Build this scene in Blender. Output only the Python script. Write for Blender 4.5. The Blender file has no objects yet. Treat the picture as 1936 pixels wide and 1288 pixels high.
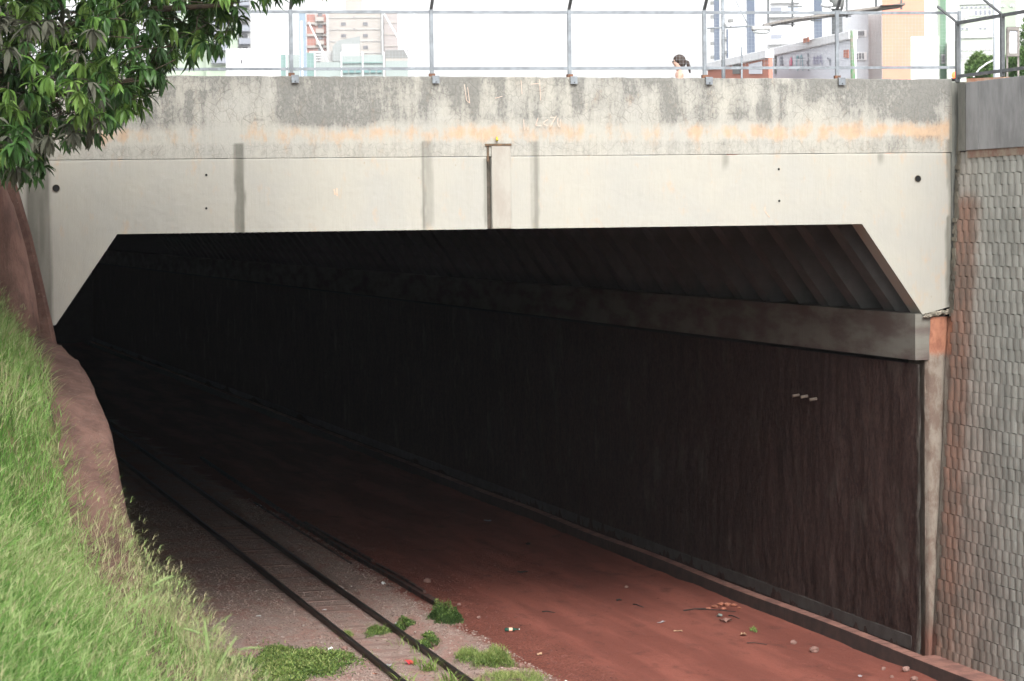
import bpy, math, random
import numpy as np
from math import radians, sin, cos, pi, atan, degrees
from mathutils import Vector, Matrix
from mathutils import noise as mnoise

random.seed(7)
rng = np.random.default_rng(7)
S = bpy.context.scene
COL = S.collection

# ------------------------------------------------------------------ camera, sky, sun, exposure
FPX = 4600.0                       # focal length in photo pixels (photo 1936 px wide)
CAM_H = 7.15
ROLL = atan(0.0128)
PITCH = atan((644 - (427 - 0.0128 * 1371)) * cos(ROLL) / FPX)
YAW = radians(16.543)
fwd = np.array([sin(YAW) * cos(PITCH), cos(YAW) * cos(PITCH), -sin(PITCH)])
r0 = np.array([cos(YAW), -sin(YAW), 0.0])
u0 = np.cross(r0, fwd)
rgt = r0 * cos(ROLL) - u0 * sin(ROLL)
upv = u0 * cos(ROLL) + r0 * sin(ROLL)
CAMP = np.array([0.0, 0.0, CAM_H])

cd = bpy.data.cameras.new('camera')
cam = bpy.data.objects.new('camera', cd)
COL.objects.link(cam)
cam.matrix_world = Matrix(((rgt[0], upv[0], -fwd[0], 0), (rgt[1], upv[1], -fwd[1], 0), (rgt[2], upv[2], -fwd[2], CAM_H), (0, 0, 0, 1)))
cd.sensor_width = 36.0
cd.lens = FPX / 1936 * 36
cd.clip_start = 0.1
cd.clip_end = 6000
cd.dof.use_dof = True
cd.dof.focus_distance = 37.0
cd.dof.aperture_fstop = 4.0
S.camera = cam

W = bpy.data.worlds.new('World')
S.world = W
W.use_nodes = True
wn = W.node_tree
wn.nodes.clear()
sky = wn.nodes.new('ShaderNodeTexSky')
sky.sky_type = 'NISHITA'
sky.sun_disc = False
SUN_EL, SUN_AZ = radians(42), radians(184)     # azimuth clockwise from +Y, the direction the light comes from
sky.sun_elevation = SUN_EL
sky.sun_rotation = SUN_AZ
sky.dust_density = 4.0
sky.air_density = 1.0
hsv = wn.nodes.new('ShaderNodeHueSaturation')
hsv.inputs['Saturation'].default_value = 0.10
hsv.inputs['Value'].default_value = 1.1
bgn = wn.nodes.new('ShaderNodeBackground')
bgn.inputs['Strength'].default_value = 0.15
wo = wn.nodes.new('ShaderNodeOutputWorld')
wn.links.new(sky.outputs[0], hsv.inputs['Color'])
wn.links.new(hsv.outputs[0], bgn.inputs['Color'])
wn.links.new(bgn.outputs[0], wo.inputs['Surface'])

sl = bpy.data.lights.new('sun', 'SUN')
sl.energy = 0.8
sl.angle = radians(18)
sl.color = (1.0, 0.98, 0.95)
so = bpy.data.objects.new('sun', sl)
COL.objects.link(so)
sd = Vector((sin(SUN_AZ) * cos(SUN_EL), cos(SUN_AZ) * cos(SUN_EL), sin(SUN_EL)))
so.rotation_euler = sd.to_track_quat('Z', 'Y').to_euler()
so.location = (0, -20, 60)

S.view_settings.view_transform = 'Standard'
S.view_settings.look = 'None'
S.view_settings.gamma = 1.0
S.view_settings.exposure = 1.4
S.view_settings.use_curve_mapping = False
S.cycles.max_bounces = 8
S.cycles.diffuse_bounces = 2

# ------------------------------------------------------------------ geometry of the place
def ray(u, v):
    return fwd + rgt * (u - 968) / FPX + upv * (644 - v) / FPX

def onz(u, v, z=0.0):
    q = ray(u, v)
    return CAMP + q * (z - CAM_H) / q[2]

def onx(u, v, x):
    q = ray(u, v)
    return CAMP + q * x / q[0]

def ondist(u, v, d):
    return CAMP + ray(u, v) * d

G = onz(1755, 1240)
FA = radians(9.8 - 16.543)
UF = np.array([cos(FA), sin(FA), 0.0])
NF = np.array([-sin(FA), cos(FA), 0.0])
FO = G - UF * 14.0
FO[2] = 0

def onf(u, v, off=0.0):
    """pixel -> local (X, Z) on the portal plane, off metres behind it"""
    q = ray(u, v)
    k = ((G - CAMP) @ NF + off) / (q @ NF)
    d = CAMP + q * k - FO
    return float(d @ UF), float(d[2])

def fw(X, n, z):
    return FO + UF * X + NF * n + np.array([0, 0, z])

def pix(P):
    d = np.asarray(P) - CAMP
    z = d @ fwd
    return 968 + FPX * (d @ rgt) / z, 644 - FPX * (d @ upv) / z

STREET = 8.05
XL = 3.83          # left retaining wall face
XR = 17.27         # right tunnel wall face

# ------------------------------------------------------------------ materials
def nd(t, typ, **kw):
    n = t.nodes.new(typ)
    for k, v in kw.items():
        setattr(n, k, v)
    return n

class Mat:
    def __init__(s, name, rough=0.8, spec=0.3):
        s.m = bpy.data.materials.new(name)
        s.m.use_nodes = True
        s.t = s.m.node_tree
        s.t.nodes.clear()
        s.out = s.t.nodes.new('ShaderNodeOutputMaterial')
        s.b = s.t.nodes.new('ShaderNodeBsdfPrincipled')
        s.b.inputs['Roughness'].default_value = rough
        s.b.inputs['Specular IOR Level'].default_value = spec
        s.t.links.new(s.b.outputs[0], s.out.inputs['Surface'])
        s.cache = {}
    def link(s, a, b):
        s.t.links.new(a, b)
    def coord(s, kind='Object'):
        if kind not in s.cache:
            if kind == 'World':
                s.cache[kind] = s.t.nodes.new('ShaderNodeNewGeometry').outputs['Position']
            else:
                s.cache[kind] = s.t.nodes.new('ShaderNodeTexCoord').outputs[kind]
        return s.cache[kind]
    def noise(s, scale=5, stretch=(1, 1, 1), detail=5, rough=0.6, kind='Object', off=(0, 0, 0), dist=0.0):
        mp = s.t.nodes.new('ShaderNodeMapping')
        mp.inputs['Scale'].default_value = stretch
        mp.inputs['Location'].default_value = off
        s.link(s.coord(kind), mp.inputs['Vector'])
        n = s.t.nodes.new('ShaderNodeTexNoise')
        n.inputs['Scale'].default_value = scale
        n.inputs['Detail'].default_value = detail
        n.inputs['Roughness'].default_value = rough
        n.inputs['Distortion'].default_value = dist
        s.link(mp.outputs[0], n.inputs['Vector'])
        return n.outputs['Fac']
    def vor(s, scale=5, stretch=(1, 1, 1), feature='F1', kind='Object', out='Distance'):
        mp = s.t.nodes.new('ShaderNodeMapping')
        mp.inputs['Scale'].default_value = stretch
        s.link(s.coord(kind), mp.inputs['Vector'])
        n = s.t.nodes.new('ShaderNodeTexVoronoi')
        n.feature = feature
        n.inputs['Scale'].default_value = scale
        s.link(mp.outputs[0], n.inputs['Vector'])
        return n.outputs[out]
    def val(s, v, sock):
        if isinstance(v, (int, float)):
            sock.default_value = v
        else:
            s.link(v, sock)
    def math(s, op, a, b=0.0, c=None, clamp=False):
        n = s.t.nodes.new('ShaderNodeMath')
        n.operation = op
        n.use_clamp = clamp
        s.val(a, n.inputs[0]); s.val(b, n.inputs[1])
        if c is not None:
            s.val(c, n.inputs[2])
        return n.outputs[0]
    def ramp(s, v, a, b, o0=0.0, o1=1.0):
        n = s.t.nodes.new('ShaderNodeMapRange')
        n.interpolation_type = 'SMOOTHSTEP'
        s.val(v, n.inputs['Value'])
        n.inputs['From Min'].default_value = a; n.inputs['From Max'].default_value = b
        n.inputs['To Min'].default_value = o0; n.inputs['To Max'].default_value = o1
        return n.outputs[0]
    def attr(s, name):
        n = s.t.nodes.new('ShaderNodeAttribute')
        n.attribute_name = name
        return n
    def mix(s, f, a, b):
        n = s.t.nodes.new('ShaderNodeMix')
        n.data_type = 'RGBA'
        s.val(f, n.inputs['Factor'])
        for v, k in ((a, 6), (b, 7)):
            if isinstance(v, tuple):
                n.inputs[k].default_value = (*v[:3], 1)
            else:
                s.link(v, n.inputs[k])
        return n.outputs[2]
    def mulc(s, c, f):
        n = s.t.nodes.new('ShaderNodeMix')
        n.data_type = 'RGBA'; n.blend_type = 'MULTIPLY'
        n.inputs['Factor'].default_value = 1
        s.link(c, n.inputs[6]) if not isinstance(c, tuple) else setattr(n.inputs[6], 'default_value', (*c, 1))
        s.link(f, n.inputs[7])
        return n.outputs[2]
    def color(s, c):
        if isinstance(c, tuple):
            s.b.inputs['Base Color'].default_value = (*c[:3], 1)
        else:
            s.link(c, s.b.inputs['Base Color'])
    def bump(s, h, strength=0.4, dist=0.02):
        n = s.t.nodes.new('ShaderNodeBump')
        n.inputs['Strength'].default_value = strength
        n.inputs['Distance'].default_value = dist
        s.link(h, n.inputs['Height'])
        s.link(n.outputs[0], s.b.inputs['Normal'])
        return n

def simple(name, c1, c2=None, rough=0.8, scale=4, stretch=(1, 1, 1), bump=0.3, bd=0.01, spec=0.3, metal=0.0, kind='Object', lo=0.35, hi=0.65):
    m = Mat(name, rough, spec)
    c2 = c2 or tuple(x * 0.75 for x in c1)
    n = m.noise(scale, stretch, 6, 0.65, kind)
    m.color(m.mix(m.ramp(n, lo, hi), c1, c2))
    m.b.inputs['Metallic'].default_value = metal
    if bump:
        m.bump(m.noise(scale * 5, stretch, 5, 0.7, kind), bump, bd)
    return m.m

# ------------------------------------------------------------------ mesh helpers
class MB:
    def __init__(s):
        s.v = []; s.f = []; s.mi = []; s.cur = 0
    def add(s, vs, fs):
        o = len(s.v)
        s.v.extend([tuple(map(float, p)) for p in vs])
        for f in fs:
            s.f.append([i + o for i in f]); s.mi.append(s.cur)
        return s
    def box(s, c, size, rz=0.0, M=None):
        sx, sy, sz = [x / 2 for x in size]
        P = [Vector((x, y, z)) for z in (-sz, sz) for x, y in ((-sx, -sy), (sx, -sy), (sx, sy), (-sx, sy))]
        R = M or Matrix.Rotation(rz, 3, 'Z')
        c = Vector([float(q) for q in c])
        return s.add([R @ p + c for p in P], [(0, 3, 2, 1), (4, 5, 6, 7), (0, 1, 5, 4), (1, 2, 6, 5), (2, 3, 7, 6), (3, 0, 4, 7)])
    def span(s, x0, x1, y0, y1, z0, z1):
        return s.box(((x0 + x1) / 2, (y0 + y1) / 2, (z0 + z1) / 2), (abs(x1 - x0), abs(y1 - y0), abs(z1 - z0)))
    def bar(s, a, b, w, h=None, up=(0, 0, 1)):
        a = Vector([float(q) for q in a]); b = Vector([float(q) for q in b])
        d = b - a
        L = d.length
        z = d.normalized()
        x = Vector(up).cross(z)
        if x.length < 1e-3:
            x = Vector((1, 0, 0))
        x.normalize(); y = z.cross(x)
        M = Matrix((x, y, z)).transposed()
        return s.box((a + b) / 2, (w, h or w, L), M=M)
    def tube(s, pts, rad, n=8, cap=True):
        pts = [Vector([float(q) for q in p]) for p in pts]
        if isinstance(rad, (int, float)):
            rad = [rad] * len(pts)
        vs = []; fs = []
        for i, p in enumerate(pts):
            t = (pts[min(i + 1, len(pts) - 1)] - pts[max(i - 1, 0)]).normalized()
            x = t.cross(Vector((0.13, 0.29, 1)) if abs(t.z) < 0.9 else Vector((1, 0.1, 0))).normalized()
            y = t.cross(x)
            for k in range(n):
                a = 2 * pi * k / n
                vs.append(p + (x * cos(a) + y * sin(a)) * rad[i])
        for i in range(len(pts) - 1):
            for k in range(n):
                fs.append((i * n + k, i * n + (k + 1) % n, (i + 1) * n + (k + 1) % n, (i + 1) * n + k))
        if cap:
            fs.append(tuple(reversed(range(n))))
            fs.append(tuple(range((len(pts) - 1) * n, len(pts) * n)))
        return s.add(vs, fs)
    def prism(s, poly, y0, y1):
        """poly: (x, z) counter-clockwise; extruded along y"""
        n = len(poly)
        vs = [(x, y0, z) for x, z in poly] + [(x, y1, z) for x, z in poly]
        fs = [tuple(range(n)), tuple(range(2 * n - 1, n - 1, -1))]
        fs += [((i + 1) % n, i, i + n, (i + 1) % n + n) for i in range(n)]
        return s.add(vs, fs)
    def blob(s, c, r, seg=8, rings=5, jit=0.0, seed=0):
        c = Vector([float(q) for q in c])
        rr = random.Random(seed)
        vs = [c + Vector((0, 0, -r[2]))]
        for i in range(1, rings):
            ph = -pi / 2 + pi * i / rings
            for k in range(seg):
                a = 2 * pi * k / seg
                j = 1 + rr.uniform(-jit, jit)
                vs.append(c + Vector((cos(a) * cos(ph) * r[0] * j, sin(a) * cos(ph) * r[1] * j, sin(ph) * r[2] * j)))
        vs.append(c + Vector((0, 0, r[2])))
        fs = []
        for k in range(seg):
            fs.append((0, 1 + (k + 1) % seg, 1 + k))
            fs.append((len(vs) - 1, len(vs) - 1 - seg + k, len(vs) - 1 - seg + (k + 1) % seg))
        for i in range(rings - 2):
            for k in range(seg):
                a = 1 + i * seg
                fs.append((a + k, a + (k + 1) % seg, a + seg + (k + 1) % seg, a + seg + k))
        return s.add(vs, fs)
    def mesh(s, name, mats, smooth=False, bevel=0):
        me = bpy.data.meshes.new(name)
        me.from_pydata(s.v, [], s.f)
        mats = mats if isinstance(mats, (list, tuple)) else [mats]
        for m in mats:
            me.materials.append(m)
        if len(mats) > 1:
            me.polygons.foreach_set('material_index', s.mi)
        if smooth:
            me.polygons.foreach_set('use_smooth', [True] * len(me.polygons))
        me.update()
        return me
    def build(s, name, mats, parent=None, smooth=False, loc=(0, 0, 0), rz=0.0, bevel=0.0):
        o = link(name, s.mesh(name, mats, smooth), parent, loc, rz)
        if bevel:
            bm = o.modifiers.new('bevel', 'BEVEL'); bm.width = bevel; bm.segments = 2; bm.limit_method = 'ANGLE'
        return o

def link(name, me, parent=None, loc=(0, 0, 0), rz=0.0):
    o = bpy.data.objects.new(name, me)
    COL.objects.link(o)
    o.location = tuple(float(q) for q in loc)
    o.rotation_euler = (0, 0, rz)
    if parent:
        o.parent = parent
    return o

def np_mesh(name, V, F, mats, mi=None, smooth=False, attrs=None):
    V = np.asarray(V, dtype=np.float32); F = np.asarray(F, dtype=np.int32)
    k = F.shape[1]
    me = bpy.data.meshes.new(name)
    me.vertices.add(len(V)); me.vertices.foreach_set('co', V.ravel())
    me.loops.add(F.size); me.loops.foreach_set('vertex_index', F.ravel())
    me.polygons.add(len(F))
    me.polygons.foreach_set('loop_start', np.arange(len(F), dtype=np.int32) * k)
    me.polygons.foreach_set('loop_total', np.full(len(F), k, dtype=np.int32))
    mats = mats if isinstance(mats, (list, tuple)) else [mats]
    for m in mats:
        me.materials.append(m)
    if mi is not None:
        me.polygons.foreach_set('material_index', np.asarray(mi, dtype=np.int32))
    me.polygons.foreach_set('use_smooth', np.full(len(F), smooth))
    for an, av in (attrs or {}).items():
        a = me.attributes.new(an, 'FLOAT', 'POINT')
        a.data.foreach_set('value', np.asarray(av, dtype=np.float32))
    me.update(calc_edges=True)
    me.validate()
    return me

def tag(o, label=None, cat=None, group=None, kind=None):
    if label: o['label'] = label
    if cat: o['category'] = cat
    if group: o['group'] = group
    if kind: o['kind'] = kind
    return o

def empty(name, loc=(0, 0, 0), rz=0.0, label=None, cat=None, group=None):
    o = link(name, None, None, loc, rz)
    o.empty_display_size = 0.3
    return tag(o, label, cat, group)

def copy_tree(o, parent=None):
    c = o.copy()
    COL.objects.link(c)
    c.parent = parent
    for ch in [x for x in bpy.data.objects if x.parent == o]:
        copy_tree(ch, c)
    return c

def grid(xs, ys, zf):
    X, Y = np.meshgrid(xs, ys)
    Z = zf(X, Y)
    V = np.stack([X.ravel(), Y.ravel(), Z.ravel()], 1)
    nx, ny = len(xs), len(ys)
    i = (np.arange(ny - 1)[:, None] * nx + np.arange(nx - 1)[None, :]).ravel()
    F = np.stack([i, i + 1, i + nx + 1, i + nx], 1)
    return V, F

def vnoise(X, Y, scale, seed=0, octs=3):
    """cheap value noise on arrays, 0..1"""
    r = np.random.default_rng(seed)
    T = r.random((256, 256))
    out = np.zeros_like(X, dtype=float); amp = 1.0; tot = 0
    for o in range(octs):
        x = X * scale * 2 ** o + 17.3 * o; y = Y * scale * 2 ** o + 9.1 * o
        xi = np.floor(x).astype(int); yi = np.floor(y).astype(int)
        fx = x - xi; fy = y - yi
        fx = fx * fx * (3 - 2 * fx); fy = fy * fy * (3 - 2 * fy)
        a = T[xi % 256, yi % 256]; b = T[(xi + 1) % 256, yi % 256]
        c = T[xi % 256, (yi + 1) % 256]; d = T[(xi + 1) % 256, (yi + 1) % 256]
        out += amp * ((a * (1 - fx) + b * fx) * (1 - fy) + (c * (1 - fx) + d * fx) * fy)
        tot += amp; amp *= 0.5
    return out / tot

# ------------------------------------------------------------------ ground inside the cutting
def rail_x(y):
    return 9.38 + 0.0145 * (y - 36)

def ground_z(X, Y):
    z = -0.05 + 0.05 * (vnoise(X, Y, 0.5, 1) - 0.5)
    dd = np.abs(X - (9.38 + 0.0145 * (Y - 36)))
    z += 0.0 * dd
    # ballast shoulder falling to the dirt road on the right
    sh = np.clip((X - 10.75) / 0.5, 0, 1)
    z += 0.06 * (1 - sh * sh * (3 - 2 * sh))
    z = np.where(dd < 0.75, -0.055 + 0.012 * (vnoise(X, Y, 6, 4) - 0.5), z)
    # rough strip of clods between ballast and road
    strip = np.exp(-((X - 11.7) / 0.5) ** 2)
    z += strip * 0.09 * (vnoise(X, Y, 4, 2) - 0.45)
    # wheel ruts on the dirt road
    for c in (13.1, 14.7):
        z -= 0.035 * np.exp(-((X - c - 0.2 * np.sin(Y * 0.15)) / 0.28) ** 2)
    z += 0.012 * (vnoise(X, Y, 9, 3) - 0.5)
    # raised lip at the drain edge
    lip = np.clip((X - 16.25) / 0.3, 0, 1)
    z += 0.05 * lip * (0.6 + 0.8 * vnoise(X * 0 + 3, Y, 1.3, 5))
    return z

gm = Mat('red_dirt_and_ballast', 0.95, 0.12)
sep = gm.t.nodes.new('ShaderNodeSeparateXYZ')
gm.link(gm.coord('World'), sep.inputs[0])
gx, gy = sep.outputs[0], sep.outputs[1]
wob = gm.noise(0.9, (1, 1, 1), 5, 0.6, 'World')
xx = gm.math('ADD', gx, gm.math('MULTIPLY', gm.math('SUBTRACT', wob, 0.5), 1.3))
dirt_mask = gm.ramp(xx, 10.85, 11.3)
speck = gm.noise(26, (1, 1, 1), 3, 0.7, 'World')
gravel = gm.mix(gm.ramp(speck, 0.36, 0.62), (0.23, 0.16, 0.135), (0.34, 0.26, 0.225))
soil = gm.noise(1.3, (1, 0.6, 1), 6, 0.7, 'World', (3, 2, 0))
gravel = gm.mix(gm.ramp(soil, 0.46, 0.6, 0, 0.75), gravel, (0.30, 0.165, 0.135))
leftsoil = gm.math('MULTIPLY', gm.ramp(gx, 7.9, 6.8), gm.ramp(gy, 37.5, 35.0))
gravel = gm.mix(gm.math('MULTIPLY', leftsoil, gm.ramp(wob, 0.35, 0.55)), gravel, (0.26, 0.135, 0.11))
streak = gm.noise(1.1, (1.1, 0.13, 1), 5, 0.6, 'World', (5, 1, 0))
road = gm.mix(gm.ramp(streak, 0.40, 0.62), (0.17, 0.057, 0.042), (0.235, 0.080, 0.058))
dark = gm.noise(2.2, (1, 0.5, 1), 6, 0.7, 'World', (1, 8, 0))
road = gm.mix(gm.ramp(dark, 0.52, 0.70, 0, 0.6), road, (0.095, 0.036, 0.029))
clod = gm.math('MULTIPLY', gm.ramp(xx, 11.0, 11.4), gm.ramp(xx, 12.5, 12.0))
road = gm.mix(gm.math('MULTIPLY', clod, 0.7), road, gm.mix(gm.ramp(speck, 0.4, 0.6), (0.085, 0.03, 0.022), (0.2, 0.07, 0.05)))
gm.color(gm.mix(dirt_mask, gravel, road))
hb = gm.math('ADD', gm.math('MULTIPLY', gm.noise(30, (1, 1, 1), 5, 0.7, 'World'), 0.5), gm.noise(6, (1, 1, 1), 4, 0.6, 'World'))
gm.bump(hb, 0.8, 0.04)

ys = np.concatenate([np.arange(-60, 28, 2.0), np.arange(28, 60, 0.09), np.arange(60, 90, 0.5), np.arange(90, 152, 3)])
xs = np.linspace(XL - 0.02, 16.62, 142)
V, F = grid(xs, ys, ground_z)
o = link('ground', np_mesh('ground', V, F, gm.m, smooth=True))
tag(o, 'red dirt road and ballast strip running into the underpass', kind='structure')

M_redconc = simple('red_stained_concrete', (0.30, 0.15, 0.115), (0.17, 0.085, 0.07), 0.9, 3, bump=0.5, bd=0.02, kind='World')

# street level above and beyond the cutting, one sheet to the horizon
m_street = simple('asphalt', (0.12, 0.115, 0.11), (0.2, 0.19, 0.17), 0.9, 2, kind='World')
mb = MB()
fl = fw(-60, 0.5, STREET); fr = fw(14.9, 0.5, STREET)
far = 3000
mb.add([(-far, fl[1], STREET), tuple(fl), tuple(fr), (far, fr[1], STREET), (far, far, STREET), (-far, far, STREET)], [(0, 1, 2, 3, 4, 5)])
mb.add([(18.6, -62, STREET), (far, -62, STREET), (far, fr[1], STREET), (18.6, fr[1] , STREET)], [(0, 1, 2, 3)])
mb.add([(-far, -far, STREET), (far, -far, STREET), (far, -62, STREET), (-far, -62, STREET)], [(0, 1, 2, 3)])
tag(mb.build('street', m_street), 'street level above the cutting', kind='structure')

# drain channel along the right wall
mb = MB()
mb.span(16.60, 16.66, -60, 150, -0.5, -0.055)
mb.span(16.66, 17.06, -60, 150, -0.55, -0.42)
tag(mb.build('drain_channel', M_redconc), 'dark drain channel at the foot of the right wall', kind='structure')
KX = lambda y: XR - .02 if y > 35.5 else 17.6
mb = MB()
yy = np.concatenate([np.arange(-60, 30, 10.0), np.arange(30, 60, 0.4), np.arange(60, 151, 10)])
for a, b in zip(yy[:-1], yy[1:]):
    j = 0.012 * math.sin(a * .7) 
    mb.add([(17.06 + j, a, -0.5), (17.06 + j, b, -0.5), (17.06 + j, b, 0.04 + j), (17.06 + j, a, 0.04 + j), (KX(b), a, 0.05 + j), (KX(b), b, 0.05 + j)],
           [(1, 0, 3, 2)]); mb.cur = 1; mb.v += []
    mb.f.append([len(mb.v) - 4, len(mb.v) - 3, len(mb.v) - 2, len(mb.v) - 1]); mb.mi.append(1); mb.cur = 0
tag(mb.build('drain_kerb', [simple('dark_kerb_concrete', (0.10, 0.06, 0.05), (0.07, 0.045, 0.04), .9, 3, kind='World'), M_redconc]), 'thin reddish concrete kerb between drain and right wall', kind='structure')  # kerb front in a darker concrete than its top

# ------------------------------------------------------------------ the underpass
UP = empty('road_underpass', FO, FA, 'cream stained concrete road bridge spanning the railway cutting with black opening beneath', 'bridge')

# concrete of the portal: large stain shapes come as attributes, grain from noise
fm = Mat('weathered_cream_concrete', 0.88, 0.2)
aD = fm.attr('dark').outputs['Fac']; aO = fm.attr('orange').outputs['Fac']; aG = fm.attr('grime').outputs['Fac']; aP = fm.attr('pitted').outputs['Fac']
big = fm.noise(0.8, (1, 1, 1), 5, 0.6)
base = fm.mix(fm.ramp(big, 0.35, 0.65), (0.348, 0.336, 0.292), (0.328, 0.322, 0.290))
vs_ = fm.noise(3.0, (1, 1, 0.06), 5, 0.6, off=(2, 0, 0))
base = fm.mix(fm.ramp(vs_, 0.5, 0.75, 0, 0.35), base, (0.31, 0.30, 0.26))
formx = fm.noise(60, (1, 1, .03), 2, .5)
base = fm.mix(fm.ramp(formx, .4, .7, 0, .12), base, (0.22, 0.21, 0.18))
spot = fm.vor(2.3, (1, 1, .8))
base = fm.mix(fm.ramp(spot, .035, .015, 0, .5), base, (0.25, 0.20, 0.14))
fine = fm.noise(24, (1, 1, 0.6), 8, 0.8)
drip = fm.noise(9, (1, 1, 0.10), 6, 0.75, off=(3, 0, 0))
med = fm.noise(4.5, (1, 1, 0.5), 7, 0.7, off=(7, 0, 1))
crk = fm.vor(7, (1, 1, 0.9), 'DISTANCE_TO_EDGE')
crk2 = fm.vor(15, (1, 1, 0.9), 'DISTANCE_TO_EDGE')
n1 = fm.math('ADD', fm.math('ADD', fm.math('MULTIPLY', fine, 0.42), fm.math('MULTIPLY', med, 0.28)), fm.math('MULTIPLY', drip, .30))
dsum = fm.math('ADD', aD, fm.math('MULTIPLY', fm.math('SUBTRACT', n1, 0.5), 4.6))
dmask = fm.math('MAXIMUM', fm.ramp(dsum, -0.15, 1.0, 0, .74), fm.math('MULTIPLY', fm.ramp(dsum, 0.42, 0.72), fm.ramp(fine, .42, .56, .45, 1.0)))
crackm = fm.math('MULTIPLY', fm.math('MAXIMUM', fm.ramp(crk, 0.035, 0.0), fm.math('MULTIPLY', fm.ramp(crk2, 0.05, 0.0), 0.7)), fm.math('MULTIPLY', aP, fm.ramp(med, 0.38, 0.52)))
dcol = fm.mix(fm.ramp(fine, 0.3, 0.7), (0.072, 0.075, 0.073), (0.15, 0.148, 0.138))
c = fm.mix(fm.math('MULTIPLY', fm.math('MAXIMUM', fm.ramp(fm.math('ADD', aO, fm.math('MULTIPLY', fm.math('SUBTRACT', med, 0.5), 5.0)), 0.0, 1.3), 0.0), 0.75), base, (0.44, 0.29, 0.175))
c = fm.mix(fm.math('MULTIPLY', aG, 1.0), c, fm.mix(fine, (0.12, 0.118, 0.10), (0.17, 0.166, 0.14)))
c = fm.mix(fm.math('MULTIPLY', dmask, 0.86), c, dcol)
c = fm.mix(fm.math('MULTIPLY', crackm, 0.62), c, (0.13, 0.125, 0.11))
fm.color(c)
hh = fm.math('ADD', fm.math('MULTIPLY', fine, 0.6), fm.math('MULTIPLY', fm.ramp(crk, 0.0, 0.05), fm.math('MULTIPLY', aP, 0.5)))
fm.bump(hh, 0.35, 0.012)
M_FACE = fm.m

def PX(u):
    return onf(u, 300)[0]
def PZ(v, u=900):
    return onf(u, v)[1]
# (u0, u1, v0, v1, strength) of the black lichen patches and streaks
DARK = [(352, 368, 168, 236, .75), (376, 396, 168, 232, .45), (300, 345, 160, 250, .35), (530, 556, 142, 232, 1.0), (556, 700, 142, 240, .42), (700, 790, 142, 234, .28),
        (793, 806, 142, 222, .6), (852, 872, 142, 230, .5), (884, 906, 142, 222, .9), (940, 950, 142, 175, .4), (992, 1002, 142, 232, .5), (1006, 1012, 142, 225, .45), (1088, 1104, 142, 212, .95),
        (1194, 1200, 142, 180, .7), (1160, 1170, 142, 185, .4), (1250, 1280, 142, 238, .62), (1432, 1462, 142, 238, .72), (1470, 1500, 160, 238, .5), (1500, 1600, 142, 195, .42),
        (1605, 1690, 140, 215, .6), (1690, 1775, 140, 236, .8), (1775, 1796, 140, 190, .4), (1610, 1625, 140, 240, .6), (360, 530, 142, 158, .25), (800, 1430, 142, 152, .25), (1570, 1690, 190, 235, .35),
        (1640, 1780, 262, 296, .35), (1362, 1378, 266, 300, .65), (110, 330, 270, 298, .22), (440, 470, 270, 298, .3), (200, 300, 190, 255, .4)]
GRIME = [(443, 461, 268, 438, .95), (448, 457, 268, 300, .9), (798, 804, 266, 433, .8), (804, 818, 266, 433, .45), (1003, 1008, 268, 433, .5), (1008, 1018, 268, 433, .8), (1365, 1377, 296, 325, .5), (1660, 1672, 296, 318, .5), (48, 93, 290, 620, .95),
         (914, 924, 300, 434, .5), (1794, 1806, 120, 600, 1.0), (1788, 1800, 420, 600, .95), (1790, 1800, 270, 360, .7)]
DARKW = [(PX(a), PX(b), PZ(d), PZ(c_), s) for a, b, c_, d, s in DARK]
GRIMEW = [(PX(a), PX(b), PZ(d), PZ(c_), s) for a, b, c_, d, s in GRIME]

def soft(X, Z, rects, ex, ez):
    out = np.zeros_like(X)
    for x0, x1, z0, z1, s in rects:
        wv = (vnoise(X * 0 + x0 * 7, Z, 4, 11) - 0.5) * (0.10 if ex > .1 else .04)
        a = np.clip((X - x0 - wv) / ex + .5, 0, 1) * np.clip((x1 + wv - X) / ex + .5, 0, 1)
        b = np.clip((Z - z0 - (vnoise(X, Z * 0 + x0, 6, 12) - .5) * .25) / ez + .5, 0, 1) * np.clip((z1 - Z) / 0.03 + .5, 0, 1)
        out = np.maximum(out, a * b * s)
    return out

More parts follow.
